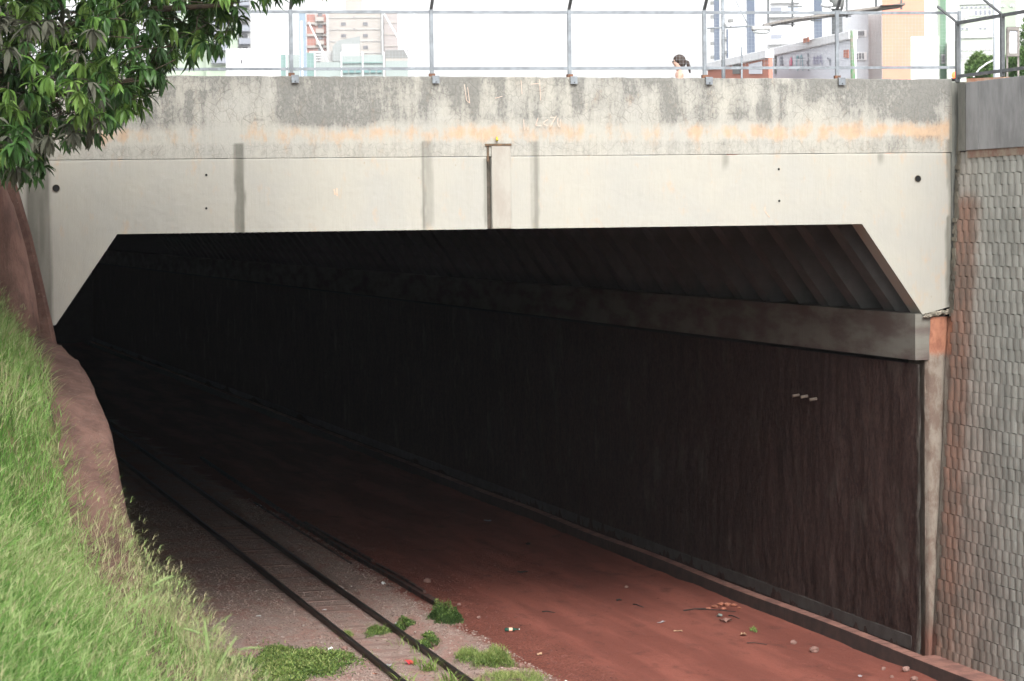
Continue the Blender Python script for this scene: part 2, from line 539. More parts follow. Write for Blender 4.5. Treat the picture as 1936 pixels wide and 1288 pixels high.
def stains(X, Z):
    par = np.clip((Z - 8.52 - 0.16 * (vnoise(X, Z * 0, 1.1, 21) - .5)) / 0.12, 0, 1)
    d = soft(X, Z, DARKW, 0.15, 0.30)
    lowf = vnoise(X, Z, 1.4, 22)
    st = vnoise(X, Z * 0.12, 7, 23)
    d = d * (.25 + 1.25 * vnoise(X, Z, 2.6, 28)) + par * (0.95 * (lowf - .42) + 0.9 * (st - .47)) + par * 0.22 + par * 0.3 * np.exp(-(9.33 - Z) / .14)
    led = np.clip((8.33 - Z) / 0.05, 0, 1) * (Z > 8.08)
    d = np.maximum(d, led * (0.12 + 0.3 * (vnoise(X, Z, 2.0, 24) - .45)))
    d = np.where(Z < 8.085, np.minimum(d, soft(X, Z, DARKW, 0.05, 0.12)) - 0.9 + 0.0 * Z, d)
    o_ = (.45 + 1.1 * vnoise(X, Z, 4, 29)) * np.exp(-((Z - 8.43 - 0.05 * (vnoise(X, Z * 0, 1.7, 25) - .5)) / 0.15) ** 2) * (0.62 + 1.2 * (vnoise(X, Z * 0, 0.75, 26) - .3)) * (1 + 0.35 * np.clip((X - 9) / 4, 0, 1))
    o_ = o_ + 0.7 * np.exp(-((X - 14.45) / 0.28) ** 2) * np.clip((8.95 - Z) / .4, 0, 1) * (Z > 7.6)
    o_ = o_ + 0.42 * np.clip((X - 13.3) / 1.0, 0, 1) * np.clip((7.4 - Z) / 1.2, 0, 1)
    o_ = o_ - 0.25
    g = soft(X, Z, GRIMEW, 0.03, 0.14) * (0.55 + .9 * vnoise(X * 3, Z * 0.25, 5, 27))
    p = par * 0.95 + led * 0.6
    return d, o_, np.clip(g, 0, 1), p

def face_panel(name, xs, botf, topf, nz, y, thick, parent, seed):
    """a slab whose front is a fine grid (with gentle relief) and whose back is plain"""
    nx = len(xs)
    B = np.array([botf(x) for x in xs]); T = np.array([topf(x) for x in xs])
    k = np.linspace(0, 1, nz)
    Z = B[None, :] + (T - B)[None, :] * k[:, None]
    X = np.repeat(xs[None, :], nz, 0)
    rel = 0.006 * (vnoise(X, Z, 3, seed) - .5) + 0.004 * (vnoise(X, Z, 14, seed + 1) - .5)
    edge = (k[:, None] > 0.985) * 0.012 * vnoise(X, Z, 5, seed + 2)
    Yf = y + rel + edge
    Zf = Z - (k[:, None] == 1) * 0.02 * (vnoise(X, Z * 0, 5, seed + 3) ** 2) * (nz > 40)
    V1 = np.stack([X.ravel(), Yf.ravel(), Zf.ravel()], 1)
    i = (np.arange(nz - 1)[:, None] * nx + np.arange(nx - 1)[None, :]).ravel()
    F1 = np.stack([i, i + 1, i + nx + 1, i + nx], 1)
    # rim: bottom, top, left, right to the back
    def strip(idx, off, rev):
        Vb = V1[idx].copy(); Vb[:, 1] = y + thick
        j = np.arange(len(idx) - 1)
        a, b = idx[j], idx[j + 1]; c_, d_ = off + j + 1, off + j
        return Vb, (np.stack([b, a, d_, c_], 1) if not rev else np.stack([a, b, c_, d_], 1))
    Vs = [V1]; Fs = [F1]; off = len(V1)
    for idx, rev in ((np.arange(nx), False), (np.arange(nx) + nx * (nz - 1), True), (np.arange(nz) * nx, True), (np.arange(nz) * nx + nx - 1, False)):
        Vb, Fb = strip(idx, off, rev)
        Vs.append(Vb); Fs.append(Fb); off += len(Vb)
    Vall = np.concatenate(Vs); Fall = np.concatenate(Fs)
    d, o_, g, p = stains(Vall[:, 0], Vall[:, 2])
    me = np_mesh(name, Vall, Fall, M_FACE, attrs={'dark': d, 'orange': o_, 'grime': g, 'pitted': p})
    ob = link(name, me, parent)
    return ob

def bot(x):
    # underside of the portal beam with its two haunches
    if x < 0.31: return 5.61 - (0.31 - x) * 0.2
    if x < 1.25: return 5.61 + (x - 0.31) / 0.94 * 1.35
    if x <= 12.93: return 6.96
    if x <= 13.93: return 6.96 - (x - 12.93) * 1.46
    return 5.5 + (x - 13.93) * 0.26

def topz(x):
    return 9.36 - 0.0075 * x

bk = [0.31, 1.25, 12.93, 13.93]
xs_l = np.unique(np.round(np.concatenate([np.arange(-0.3, 6.9, 0.03), [6.9], bk[:2]]), 4))
xs_r = np.unique(np.round(np.concatenate([np.arange(6.97, 14.41, 0.03), [14.41], bk[2:]]), 4))
for xs_ in (xs_l, xs_r):
    face_panel('girder_face', xs_, bot, lambda x: 8.085, 46, 0.0, 0.55, UP, 31)
face_panel('parapet', np.arange(-6.0, 14.45, 0.03), lambda x: 8.085, topz, 64, -0.004, 0.30, UP, 41)
M_groove = simple('black_joint_filler', (0.05, 0.045, 0.035), (0.09, 0.075, 0.06), 0.95, 8)
mb = MB(); mb.span(6.90, 6.97, 0.06, 0.5, 6.97, 8.08); mb.build('expansion_joint', M_groove, UP)
pm = simple('pale_pilaster_concrete', (0.335, 0.32, 0.28), (0.29, 0.265, 0.23), 0.9, 3, (1, 1, .5))
mb = MB(); mb.span(6.975, 7.275, -0.035, 0.0, 6.965, 8.24); mb.build('pilaster', pm, UP, bevel=0.01)
mb = MB(); mb.span(6.88, 7.29, -0.04, -0.006, 8.242, 8.275); mb.span(6.905, 6.94, -0.02, -0.006, 8.0, 8.242); mb.build('rusted_flashing', simple('rusty_flashing', (0.16, 0.10, 0.06), (0.07, 0.055, 0.04), 0.9, 12), UP)
# grey block above the left end and the left shoulder of the portal
M_greyc = simple('grey_mouldy_concrete', (0.16, 0.16, 0.14), (0.09, 0.095, 0.085), 0.92, 2.2, (1, 1, .4))
mb = MB(); mb.span(-6, -0.3, 0.0, 0.5, 4.5, 8.085); mb.build('abutment_face', M_greyc, UP)

# round drain holes: a rim and a flat disc painted dark for the shaded bore
M_hole_shade = simple('hole_shade_dark', (0.015, 0.015, 0.015), (0.01, 0.01, 0.01), 0.95, 5)
M_pvc = simple('dirty_pipe_rim', (0.25, 0.22, 0.17), (0.12, 0.1, 0.08), 0.8, 9)
for u, v, rr in ((106, 356, 6.2), (1735, 338, 6.2), (390, 331, 1.9), (390, 394, 1.9), (1472, 320, 1.9), (1473, 380, 1.9)):
    X, Z = onf(u, v)
    R = rr / 121
    mb = MB()
    n = 20
    ring = []
    for q, (rad, yy_) in enumerate(((R * 1.12, -0.012), (R, -0.014), (R, -0.006))):
        ring += [(X + rad * cos(2 * pi * k / n), yy_, Z + rad * sin(2 * pi * k / n)) for k in range(n)]
    fs = []
    for q in range(2):
        fs += [(q * n + k, q * n + (k + 1) % n, (q + 1) * n + (k + 1) % n, (q + 1) * n + k) for k in range(n)]
    mb.add(ring, fs)
    mb.cur = 1
    mb.add([(X + R * cos(2 * pi * k / n), -0.0065, Z + R * sin(2 * pi * k / n)) for k in range(n)], [tuple(range(n))])
    mb.build('drain_hole' if rr > 3 else 'bolt_hole', [M_pvc if rr > 3 else M_hole_shade, M_hole_shade], UP)

# right pier: broken concrete edge under the haunch
M_pier = Mat('pier_concrete_with_orange_stain', 0.9, 0.15)
pz = M_pier.t.nodes.new('ShaderNodeSeparateXYZ'); M_pier.link(M_pier.coord('Object'), pz.inputs[0])
pn = M_pier.noise(5, (1, 1, .5), 6, 0.7)
pc = M_pier.mix(M_pier.ramp(pn, .38, .62), (0.26, 0.225, 0.185), (0.17, 0.125, 0.10))
om = M_pier.ramp(M_pier.math('ADD', pz.outputs[2], M_pier.math('MULTIPLY', pn, 0.35)), 4.95, 5.1)
pc = M_pier.mix(om, pc, M_pier.mix(M_pier.ramp(pn, .4, .6), (0.38, 0.175, 0.11), (0.26, 0.115, 0.075)))
rm = M_pier.ramp(M_pier.math('ADD', pz.outputs[2], M_pier.math('MULTIPLY', pn, 0.8)), 1.1, 0.6)
pc = M_pier.mix(rm, pc, (0.20, 0.10, 0.075))
M_pier.color(pc); M_pier.bump(M_pier.noise(14, (1, 1, 1), 6, .75), 0.7, 0.03)
zz = np.linspace(-0.2, 5.46, 70); tt = np.linspace(0, 1, 9)
Zg, Tg = np.meshgrid(zz, tt)
left = 14.0 + 0.0 * Zg + 0.03 * (vnoise(Zg * 0, Zg, 3, 51) - .5)
right = 14.09 + 0.31 * np.clip(Zg / 5.4, 0, 1) ** 0.9 + 0.05 * (vnoise(Zg * 0 + 5, Zg, 2.2, 52) - .5)
Xg = left + (right - left) * Tg
Yg = 0.02 + 0.05 * (vnoise(Xg * 2, Zg, 3, 53) - .5) + 0.10 * ((Tg - .5) * 2) ** 4
Vp = np.stack([Xg.ravel(), Yg.ravel(), Zg.ravel()], 1)
i = (np.arange(8)[:, None] * 70 + np.arange(69)[None, :]).ravel()
Fp = np.stack([i, i + 70, i + 71, i + 1], 1)
link('pier_face', np_mesh('pier_face', Vp, Fp, M_pier.m, smooth=True), UP)
mb = MB(); mb.span(14.0, 15.2, 0.12, 0.9, -0.2, 5.44); mb.build('pier_core', M_pier.m, UP)
mb = MB(); mb.span(14.425, 14.64, 0.02, 0.32, 5.6, 9.2); mb.build('end_block', M_greyc, UP)
# rough mortar between beam and pier
mb = MB()
for k in range(46):
    t = k / 45
    mb.blob((13.95 + 0.46 * t, -0.005 + random.uniform(-.015, .01), 5.475 + 0.085 * t + random.uniform(-.02, .02)), (random.uniform(.02, .035), .035, random.uniform(.015, .035)), 6, 4, .4, k)
mb.build('bedding_mortar', simple('crumbling_mortar', (0.36, 0.32, 0.26), (0.15, 0.14, 0.11), 0.95, 10), UP)

# precast ceiling beams behind the face, each a haunched T
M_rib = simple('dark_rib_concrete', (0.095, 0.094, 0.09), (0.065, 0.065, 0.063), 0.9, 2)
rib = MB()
prof = [(0.28, 4.77), (0.28, 5.53), (1.27, 6.98), (12.91, 6.98), (13.93, 5.52), (13.93, 4.77)]
def rib_mesh():
    m = MB()
    sh_ = math.tan(FA)
    low = [(0.15, 5.52), (0.30, 5.52), (1.25, 6.97), (12.93, 6.97), (13.95, 5.52), (14.5, 5.52)]
    top = [(14.6, 7.62), (0.05, 7.62)]
    m.prism(low + top, 0, 0.42)
    m.v = [(x - 0.0 + sh_ * y, y, z) for x, y, z in m.v]
    return m.mesh('ceiling_beam', M_rib)
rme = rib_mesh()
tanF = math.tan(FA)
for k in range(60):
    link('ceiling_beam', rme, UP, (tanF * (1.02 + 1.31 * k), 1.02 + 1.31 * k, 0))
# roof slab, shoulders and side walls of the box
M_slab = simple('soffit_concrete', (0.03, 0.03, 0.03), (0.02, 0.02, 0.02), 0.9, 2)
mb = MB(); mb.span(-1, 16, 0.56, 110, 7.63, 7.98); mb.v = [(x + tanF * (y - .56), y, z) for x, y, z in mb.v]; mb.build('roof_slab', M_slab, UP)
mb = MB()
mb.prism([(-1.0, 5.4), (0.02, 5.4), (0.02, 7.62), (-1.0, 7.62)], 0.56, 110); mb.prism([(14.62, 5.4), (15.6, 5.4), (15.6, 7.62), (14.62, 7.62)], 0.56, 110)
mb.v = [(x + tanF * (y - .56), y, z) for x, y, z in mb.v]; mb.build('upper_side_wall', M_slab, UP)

# side walls run along the track direction, in world axes
TW = empty('tunnel_wall', (XR, 35.2, 0), 0, 'rough dark reddish tunnel wall with smooth concrete cap beam along the right side under the bridge', 'wall')
M_cap = Mat('cap_beam_concrete', 0.85, 0.2)
cn = M_cap.noise(2.5, (.3, .3, 1), 5, .6, 'World'); cn2 = M_cap.noise(30, (1, 1, .02), 3, .6, 'World')
M_cap.color(M_cap.mix(M_cap.ramp(cn, .35, .65), M_cap.mix(cn2, (0.21, 0.20, 0.172), (0.15, 0.15, 0.13)), (0.11, 0.085, 0.075)))
mb = MB(); mb.span(-0.03, 0.5, 0.20, 115, 4.77, 5.51); mb.build('cap_beam', M_cap.m, TW)
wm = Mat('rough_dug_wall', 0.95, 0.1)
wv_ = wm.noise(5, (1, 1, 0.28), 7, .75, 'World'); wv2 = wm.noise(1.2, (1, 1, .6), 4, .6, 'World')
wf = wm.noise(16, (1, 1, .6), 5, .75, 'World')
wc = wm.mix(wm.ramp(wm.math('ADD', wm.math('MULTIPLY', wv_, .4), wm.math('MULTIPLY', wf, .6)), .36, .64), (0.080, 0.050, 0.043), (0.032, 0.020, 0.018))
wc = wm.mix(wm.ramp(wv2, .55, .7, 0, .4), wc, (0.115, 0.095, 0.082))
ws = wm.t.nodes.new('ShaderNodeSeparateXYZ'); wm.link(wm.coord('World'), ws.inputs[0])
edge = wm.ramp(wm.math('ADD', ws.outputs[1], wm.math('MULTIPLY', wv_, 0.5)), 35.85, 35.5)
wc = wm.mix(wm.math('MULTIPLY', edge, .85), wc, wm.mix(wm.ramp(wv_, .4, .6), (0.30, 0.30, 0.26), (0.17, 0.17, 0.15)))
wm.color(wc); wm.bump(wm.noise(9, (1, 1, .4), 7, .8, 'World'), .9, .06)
yy1 = np.concatenate([np.arange(0.2, 24, 0.06), np.arange(24, 116, 1.5)]); zz1 = np.arange(-0.1, 4.80, 0.12)
Yq, Zq = np.meshgrid(yy1, zz1)
Xq = 0.10 - 0.06 * vnoise(Yq, Zq * .4, 2.6, 61) - 0.05 * vnoise(Yq, Zq * .5, 8, 62) - 0.03 * np.clip((0.3 - Zq) / .3, 0, 1)
Vp = np.stack([Xq.ravel(), Yq.ravel(), Zq.ravel()], 1)
n_ = len(yy1); i = (np.arange(len(zz1) - 1)[:, None] * n_ + np.arange(n_ - 1)[None, :]).ravel()
Fp = np.stack([i, i + n_, i + n_ + 1, i + 1], 1)
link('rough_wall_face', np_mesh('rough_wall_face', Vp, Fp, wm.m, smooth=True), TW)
mb = MB(); mb.span(0.02, 0.3, 0.5, 115, 0.06, 0.27); mb.build('footing', simple('footing_concrete', (0.075, 0.068, 0.062), (0.055, 0.045, 0.042), .9, 3), TW)
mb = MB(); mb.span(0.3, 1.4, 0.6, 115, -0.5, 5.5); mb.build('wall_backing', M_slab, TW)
for u, v in ((1508, 747), (1524, 749), (1541, 754)):
    P = onx(u, v, XR)
    mb = MB(); mb.tube([(0.03, 0, 0), (-0.10, 0, -0.015)], 0.028, 10)
    mb.build('weep_pipe', simple('pale_pipe', (0.30, 0.25, 0.20), (0.2, 0.16, 0.13), .7, 8) if u == 1508 else bpy.data.materials['pale_pipe'], TW, loc=(0, P[1] - 35.2, P[2]))
TL = empty('tunnel_wall', (XL, 36.99, 0), 0, 'black shaded tunnel wall along the left side under the bridge', 'wall')
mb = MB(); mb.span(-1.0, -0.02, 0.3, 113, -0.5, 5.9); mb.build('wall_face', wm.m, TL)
mb = MB(); mb.span(XL - 2, XR + 2, 146, 147, -1, 8); tag(mb.build('light_stop_wall', M_slab), 'wall added across the far tunnel to keep light out', kind='structure')  # end wall added so that no daylight enters from the far side

# ------------------------------------------------------------------ left retaining wall and grass bank
TOP = [(-60, 1.6), (0, 1.9), (10, 2.2), (18, 2.6), (22.66, 2.80), (26.3, 2.99), (27.5, 3.18), (28.57, 3.54), (29.4, 4.05), (30.3, 4.6), (31.0, 4.85), (31.6, 4.98), (32.7, 5.22), (34.0, 5.34), (36.9, 5.42), (60, 5.45)]
ty = np.array([p[0] for p in TOP]); tz = np.array([p[1] for p in TOP])
def top_at(y):
    # smoothed profile of the wall top
    return sum(np.interp(y + d, ty, tz) for d in (-.6, -.3, 0, .3, .6)) / 5

LW = empty('retaining_wall', (XL, 0, 0), 0, 'low reddish concrete retaining wall edging the grass bank, rising toward the bridge', 'wall')
wy = np.concatenate([np.arange(-60, 18, 3.0), np.arange(18, 37.2, 0.12)])
prof = [(0.0, -3.2, 0), (0.0, -0.35, 0), (-0.02, -0.15, 0), (-0.07, -0.05, 0), (-0.16, 0.0, 0), (-0.34, 0.04, 0), (-0.52, 0.10, 0), (-0.75, 0.12, 0)]
Vs = []
for y in wy:
    t = float(top_at(y))
    for k, (dx, dz, _) in enumerate(prof):
        n1_ = mnoise.noise(Vector((k * .5, y * 0.9, 3))) * 0.035 + mnoise.noise(Vector((k * 1.5, y * 3.5, 9))) * 0.02
        Vs.append((dx + (n1_ if k > 1 else 0) * 0.5, y, (t + dz + n1_) if k else -0.3))
n_ = len(prof); m_ = len(wy)
i = (np.arange(m_ - 1)[:, None] * n_ + np.arange(n_ - 1)[None, :]).ravel()
Fp = np.stack([i, i + n_, i + n_ + 1, i + 1], 1)[:, ::-1]
M_lwall = Mat('red_dusted_coping', 0.92, 0.12)
ln = M_lwall.noise(2.2, (1, 1, 1), 6, .7, 'World'); ln2 = M_lwall.noise(14, (1, 1, 1), 5, .7, 'World')
lc = M_lwall.mix(M_lwall.ramp(ln, .36, .64), (0.15, 0.086, 0.068), (0.085, 0.048, 0.039))
lc = M_lwall.mix(M_lwall.ramp(ln2, .5, .72, 0, .5), lc, (0.125, 0.095, 0.08))
lc = M_lwall.mix(M_lwall.ramp(M_lwall.vor(9, kind='World'), .12, .05, 0, .5), lc, (0.26, 0.20, 0.165))
M_lwall.color(lc); M_lwall.bump(M_lwall.noise(11, (1, 1, 1), 8, .78, 'World'), .9, .05)
link('wall_top', np_mesh('wall_top', Vs, Fp, M_lwall.m, smooth=True), LW)
# raking coping that climbs beside the portal
def fl_(X, n, z):
    p = fw(X, n, z); return (p[0] - XL, p[1], p[2])
mb = MB()
pts = [(0.36, 5.02), (0.27, 5.5), (0.13, 6.2), (-0.03, 6.95), (-0.2, 7.6), (-0.4, 8.3)]
W2 = [.36, .34, .32, .31, .31, .32]
vs = []
for (X, z), w in zip(pts, W2):
    for (dx, dn) in ((0, -0.05), (0, -0.42), (-w * .15, -0.47), (-w * .85, -0.47), (-w, -0.42), (-w, -0.05)):
        vs.append(fl_(X + dx + 0.02, dn, z))
fs = []
for a in range(len(pts) - 1):
    for k in range(5):
        fs.append((a * 6 + k, a * 6 + k + 1, (a + 1) * 6 + k + 1, (a + 1) * 6 + k))
mb.add(vs, fs)
mb.build('raking_coping', M_lwall.m, LW)

def bank_z(X, Y):
    t = top_at(Y)
    d = np.clip(XL - 0.62 - X, 0, 100)
    steep = 0.72 + 0.25 * np.clip((Y - 26) / 10, 0, 1)
    z = t + 0.0 + steep * d
    cap = 7.3 + 0.05 * np.clip(-X, 0, 12)
    # rounded shoulder at the top of the bank
    k = 0.6
    h = np.clip(0.5 + 0.5 * (cap - z) / k, 0, 1)
    z = cap * (1 - h) + z * h - k * h * (1 - h)
    z = z + 0.10 * (vnoise(X, Y, 1.2, 71) - .5) + 0.03 * (vnoise(X, Y, 5, 72) - .5)
    # keep clear of the camera
    return z

m_soil = simple('bank_soil', (0.13, 0.10, 0.05), (0.07, 0.09, 0.03), .95, 3, kind='World')
xs = np.concatenate([np.arange(-60, -4, 4.0), np.arange(-4, XL - 0.55, 0.12), [XL - 0.55]])
ys = np.concatenate([np.arange(-62, 4, 3.0), np.arange(4, 36.8, 0.2), [36.8]])
V, F = grid(xs, ys, bank_z)
o = link('grass_bank', np_mesh('grass_bank', V, F, m_soil, smooth=True))
tag(o, 'sloping bank of earth under the long grass', kind='structure')

# unseen hillside added behind the viewer to keep low sky light out of the tunnel
hx = np.linspace(-60, 90, 60); hy = np.concatenate([np.linspace(-75, -32, 24)])
V, F = grid(hx, hy, lambda X, Y: np.clip((-32 - Y) * .62, 0, 15) * np.clip((Y + 75) / 6, 0, 1) + 1.2 * (vnoise(X, Y, .15, 77) - .5) - .3)
tag(link('light_block_mound', np_mesh('light_block_mound', V, F, simple('light_block_green', (0.05, 0.09, 0.03), (0.09, 0.07, 0.04), .95, 2, kind='World'), smooth=True)), 'unseen hillside closing the cutting behind', kind='structure')

# grass blades
def blades(P, L, Wd, lean_dir, lean, tint, up=1.0):
    n = len(P)
    ang = np.arctan2(lean_dir[:, 1], lean_dir[:, 0])
    side = np.stack([-np.sin(ang), np.cos(ang), np.zeros(n)], 1)
    d3 = np.stack([lean_dir[:, 0], lean_dir[:, 1], np.zeros(n)], 1)
    side = side * np.cos(rng.uniform(-.9, .9, n))[:, None] + d3 * np.sin(rng.uniform(-.9, .9, n))[:, None]
    lv = np.array([0, .35, .7, 1.0]); wv = np.array([1, .85, .55, .05])
    V = np.zeros((n, 8, 3), dtype=np.float32)
    for k in range(4):
        s_ = lv[k]
        h = L * s_ * (1 - .45 * lean * s_)
        b = L * lean * s_ ** 1.6
        c_ = P + d3 * b[:, None] + np.array([0, 0, 1.0]) * h[:, None]
        V[:, 2 * k] = c_ - side * (Wd * wv[k] / 2)[:, None]
        V[:, 2 * k + 1] = c_ + side * (Wd * wv[k] / 2)[:, None]
    base = (np.arange(n) * 8)[:, None, None]
    q = np.array([[0, 1, 3, 2], [2, 3, 5, 4], [4, 5, 7, 6]])[None]
    F = (base + q).reshape(-1, 4)
    return V.reshape(-1, 3), F, np.repeat(tint, 8)

def grass_mat(name, cols, rough=.55):
    m = Mat(name, rough, .25)
    t = m.attr('tint').outputs['Fac']
    r = m.t.nodes.new('ShaderNodeValToRGB')
    el = r.color_ramp.elements
    while len(el) < len(cols):
        el.new(0.5)
    for e, (p, c_) in zip(el, cols):
        e.position = p; e.color = (*c_, 1)
    m.link(t, r.inputs[0])
    m.color(r.outputs[0])
    tr = m.t.nodes.new('ShaderNodeBsdfTranslucent')
    m.link(r.outputs[0], tr.inputs['Color'])
    mx = m.t.nodes.new('ShaderNodeMixShader'); mx.inputs[0].default_value = .35
    m.link(m.b.outputs[0], mx.inputs[1]); m.link(tr.outputs[0], mx.inputs[2])
    m.link(mx.outputs[0], m.out.inputs['Surface'])
    return m.m
M_GRASS = grass_mat('long_grass', [(0, (0.07, 0.16, 0.03)), (.3, (0.125, 0.26, 0.05)), (.55, (0.21, 0.34, 0.095)), (.8, (0.34, 0.38, 0.18)), (1, (0.40, 0.34, 0.21))])

def scatter_bank(n, x0, x1, y0, y1):
    P = np.stack([rng.uniform(x0, x1, n), rng.uniform(y0, y1, n)], 1)
    return np.concatenate([P, bank_z(P[:, 0], P[:, 1])[:, None] - 0.02], 1)

Ps = []
P = scatter_bank(92000, -0.6, XL - 0.03, 7, 36.7)
bandw = np.interp(P[:, 1], [22, 26, 28, 30.5, 33, 37], [.06, .18, .42, .60, .66, .70]) + .10 * (vnoise(P[:, 1], P[:, 0], 2.5, 84) - .5)
P = P[P[:, 0] < XL - bandw]
vis = P[:, 0] > 0.06 * P[:, 1] - 0.7          # the side of the bank that faces the cutting
P = P[vis]
dens = vnoise(P[:, 0], P[:, 1], 1.5, 81)
edge_d = (XL - 0.60) - P[:, 0]
P = P[(rng.random(len(P)) < 0.35 + 1.1 * dens) & ((edge_d > 0.25) | (rng.random(len(P)) < .6))]
n = len(P)
patch = vnoise(P[:, 0], P[:, 1], 0.9, 82)
L = rng.uniform(.18, .46, n) * (0.75 + .6 * vnoise(P[:, 0], P[:, 1], 1.1, 83))
Wd = rng.uniform(.006, .015, n)
th_ = rng.normal(-.25, 1.7, n)
ld = np.stack([np.cos(th_), np.sin(th_)], 1)
edge_n = np.clip(1 - ((XL - .6) - P[:, 0]) / 1.1, 0, 1)
tint = np.clip((patch - .5) * 1.5 + rng.normal(.31, .2, n) + .30 * edge_n, 0, 1)
A = [blades(P, L, Wd, ld, rng.uniform(.2, 1.1, n), tint)]
# scattered long coarse blades
P = scatter_bank(5200, -0.3, XL - .6, 7, 34)
P = P[(P[:, 0] > 0.06 * P[:, 1] - 0.6) & (P[:, 0] < XL - .2 - np.interp(P[:, 1], [26, 30], [.2, .8]))]; n = len(P)
th_ = rng.normal(-.2, 1.3, n)
A.append(blades(P, rng.uniform(.35, .65, n), rng.uniform(.010, .020, n), np.stack([np.cos(th_), np.sin(th_)], 1), rng.uniform(.4, 1.3, n), np.clip(rng.choice([.12, .35, .5, .8], n) + rng.normal(0, .06, n), 0, 1)))
# finer dry seed heads: thin stalk with three to five rays
def heads(P, H, tint, ray_l, wid):
    Vv = []; Ff = []; Tt = []
    n = len(P)
    a = rng.normal(-.2, .9, n)
    ld = np.stack([np.cos(a), np.sin(a)], 1)
    le = rng.uniform(.15, .75, n)
    out = [blades(P, H, np.full(n, wid * .7), ld, le, tint)]
    tip = P + np.stack([ld[:, 0] * H * le, ld[:, 1] * H * le, H * (1 - .45 * le)], 1)
    for k in range(4):
        a2 = a + rng.normal(0, .7, n)
        ld2 = np.stack([np.cos(a2), np.sin(a2)], 1)
        out.append(blades(tip - np.array([0, 0, .01]), rng.uniform(.6, 1.2, n) * ray_l, np.full(n, wid), ld2, rng.uniform(.4, 1.4, n), tint))
    return out
P = scatter_bank(9000, 0.4, XL - 0.55, 7, 36.6)
P = P[(P[:, 0] > 0.06 * P[:, 1] - 0.4) & (P[:, 0] < XL - .05 - np.interp(P[:, 1], [22, 26, 28, 30.5, 33, 37], [.5, .55, .75, .9, .95, .95]))]
A += heads(P, rng.uniform(.28, .5, len(P)), np.clip(rng.normal(.74, .14, len(P)), 0, 1), .11, .0045)
# along the wall edge, leaning over it
n = 1100
Y = rng.uniform(20.5, 28.6, n) ; Y = np.where(rng.random(n) < .35, rng.uniform(20.5, 26.5, n), Y)
P = np.stack([XL - np.interp(Y, [22, 26, 28, 30.5], [.05, .08, .2, .45]) - rng.exponential(.15, n), Y, top_at(Y) + .02], 1)
A += heads(P, rng.uniform(.18, .5, n), np.clip(rng.normal(.8, .12, n), 0, 1), .12, .0048)
n = 2600
Y = rng.uniform(14, 30, n)
P = np.stack([XL - np.interp(Y, [22, 26, 28, 30.5, 33, 37], [.05, .08, .2, .42, .56, .6]) + rng.exponential(.05, n), Y, top_at(Y) + .0], 1)
P = P[P[:, 0] < XL - .05]; n = len(P)
A.append(blades(P, rng.uniform(.06, .18, n), rng.uniform(.003, .006, n), np.stack([np.ones(n), rng.normal(0, 1, n)], 1), rng.uniform(.5, 1.3, n), np.clip(rng.normal(.8, .15, n), 0, 1)))
def join(A):
    Vs, Fs, Ts = [], [], []; o_ = 0
    for v, f, t in A:
        Vs.append(v); Fs.append(f + o_); Ts.append(t); o_ += len(v)
    return np.concatenate(Vs), np.concatenate(Fs), np.concatenate(Ts)
V, F, T = join(A)
tag(link('grass', np_mesh('grass', V, F, M_GRASS, attrs={'tint': T})), 'long green and straw grass covering the bank on the left', 'grass', kind='stuff')

# tall seed spikes standing out of the grass close to the viewer
M_SPIKE = simple('green_seed_spike', (0.20, 0.27, 0.10), (0.14, 0.21, 0.07), .6, 30)
SP = [((320, 1150), (392, 1170), (395, 1245), 12.0, 'upright green seed spike sticking up past the bank edge over the dirt'),
      ((300, 1240), (395, 1130), (445, 1212), 11.0, 'a'), ]
def spike(base, tip, r, label, straight=False):
    b = Vector([float(x) for x in base]); t = Vector([float(x) for x in tip])
    e = empty('grass_seed_spike', b, 0, label, 'grass stalk', 'seed spikes above the grass')
    mid = (b + t) / 2 + Vector((0, 0, .04))
    q = [Vector((0, 0, 0)), (mid - b), (t - b)]
    mb = MB(); mb.tube([q[0], q[0].lerp(q[1], .5) + Vector((0, 0, .02)), q[1]], [.0022, .002, .0018], 6); mb.build('stem', M_SPIKE, e)
    mb = MB()
    m2 = q[1].lerp(q[2], .5) + Vector((0, 0, .008))
    mb.tube([q[1], q[1].lerp(m2, .3), m2, q[2].lerp(m2, .2), q[2]], [r * .5, r, r, r * .8, r * .2], 8)
    mb.build('spike', M_SPIKE, e, smooth=True)
def sp_px(tipuv, lowuv, baseuv, d, r, label):
    r = r * .75
    # head runs from lowuv to tipuv, all at the distance d where the stalk grows
    t = ondist(*tipuv, d); l = ondist(*lowuv, d); b = ondist(*baseuv, d)
    bb = Vector([float(x) for x in b]); bb.z = float(bank_z(np.array([b[0]]), np.array([b[1]]))[0]) if b[0] < XL - .6 else float(b[2])
    e = empty('grass_seed_spike', bb, 0, label, 'grass stalk', 'seed spikes above the grass')
    lo = Vector([float(x) for x in l]) - bb; ti = Vector([float(x) for x in t]) - bb
    mb = MB(); mb.tube([Vector((0, 0, 0)), lo * .5 + Vector((0, 0, .04)), lo], [.0024, .002, .0018], 6); mb.build('stem', M_SPIKE, e)
    mb = MB(); m2 = lo.lerp(ti, .5) + Vector((0, 0, .006))
    mb.tube([lo, lo.lerp(m2, .3), m2, ti.lerp(m2, .3), ti], [r * .5, r, r, r * .8, r * .25], 8); mb.build('spike', M_SPIKE, e, smooth=True)
sp_px((386, 1168), (395, 1245), (380, 1420), 13.0, .0095, 'thick upright green seed spike standing clear against the red dirt at lower left')
sp_px((447, 1204), (405, 1275), (330, 1400), 12.5, .0075, 'green seed spike slanting right beside the upright one')
sp_px((330, 1088), (285, 1110), (150, 1300), 12.0, .008, 'topmost pale green spike reaching right across the bank edge')
sp_px((306, 1111), (225, 1165), (130, 1300), 12.5, .007, 'long pale green spike arching right just below the topmost one')
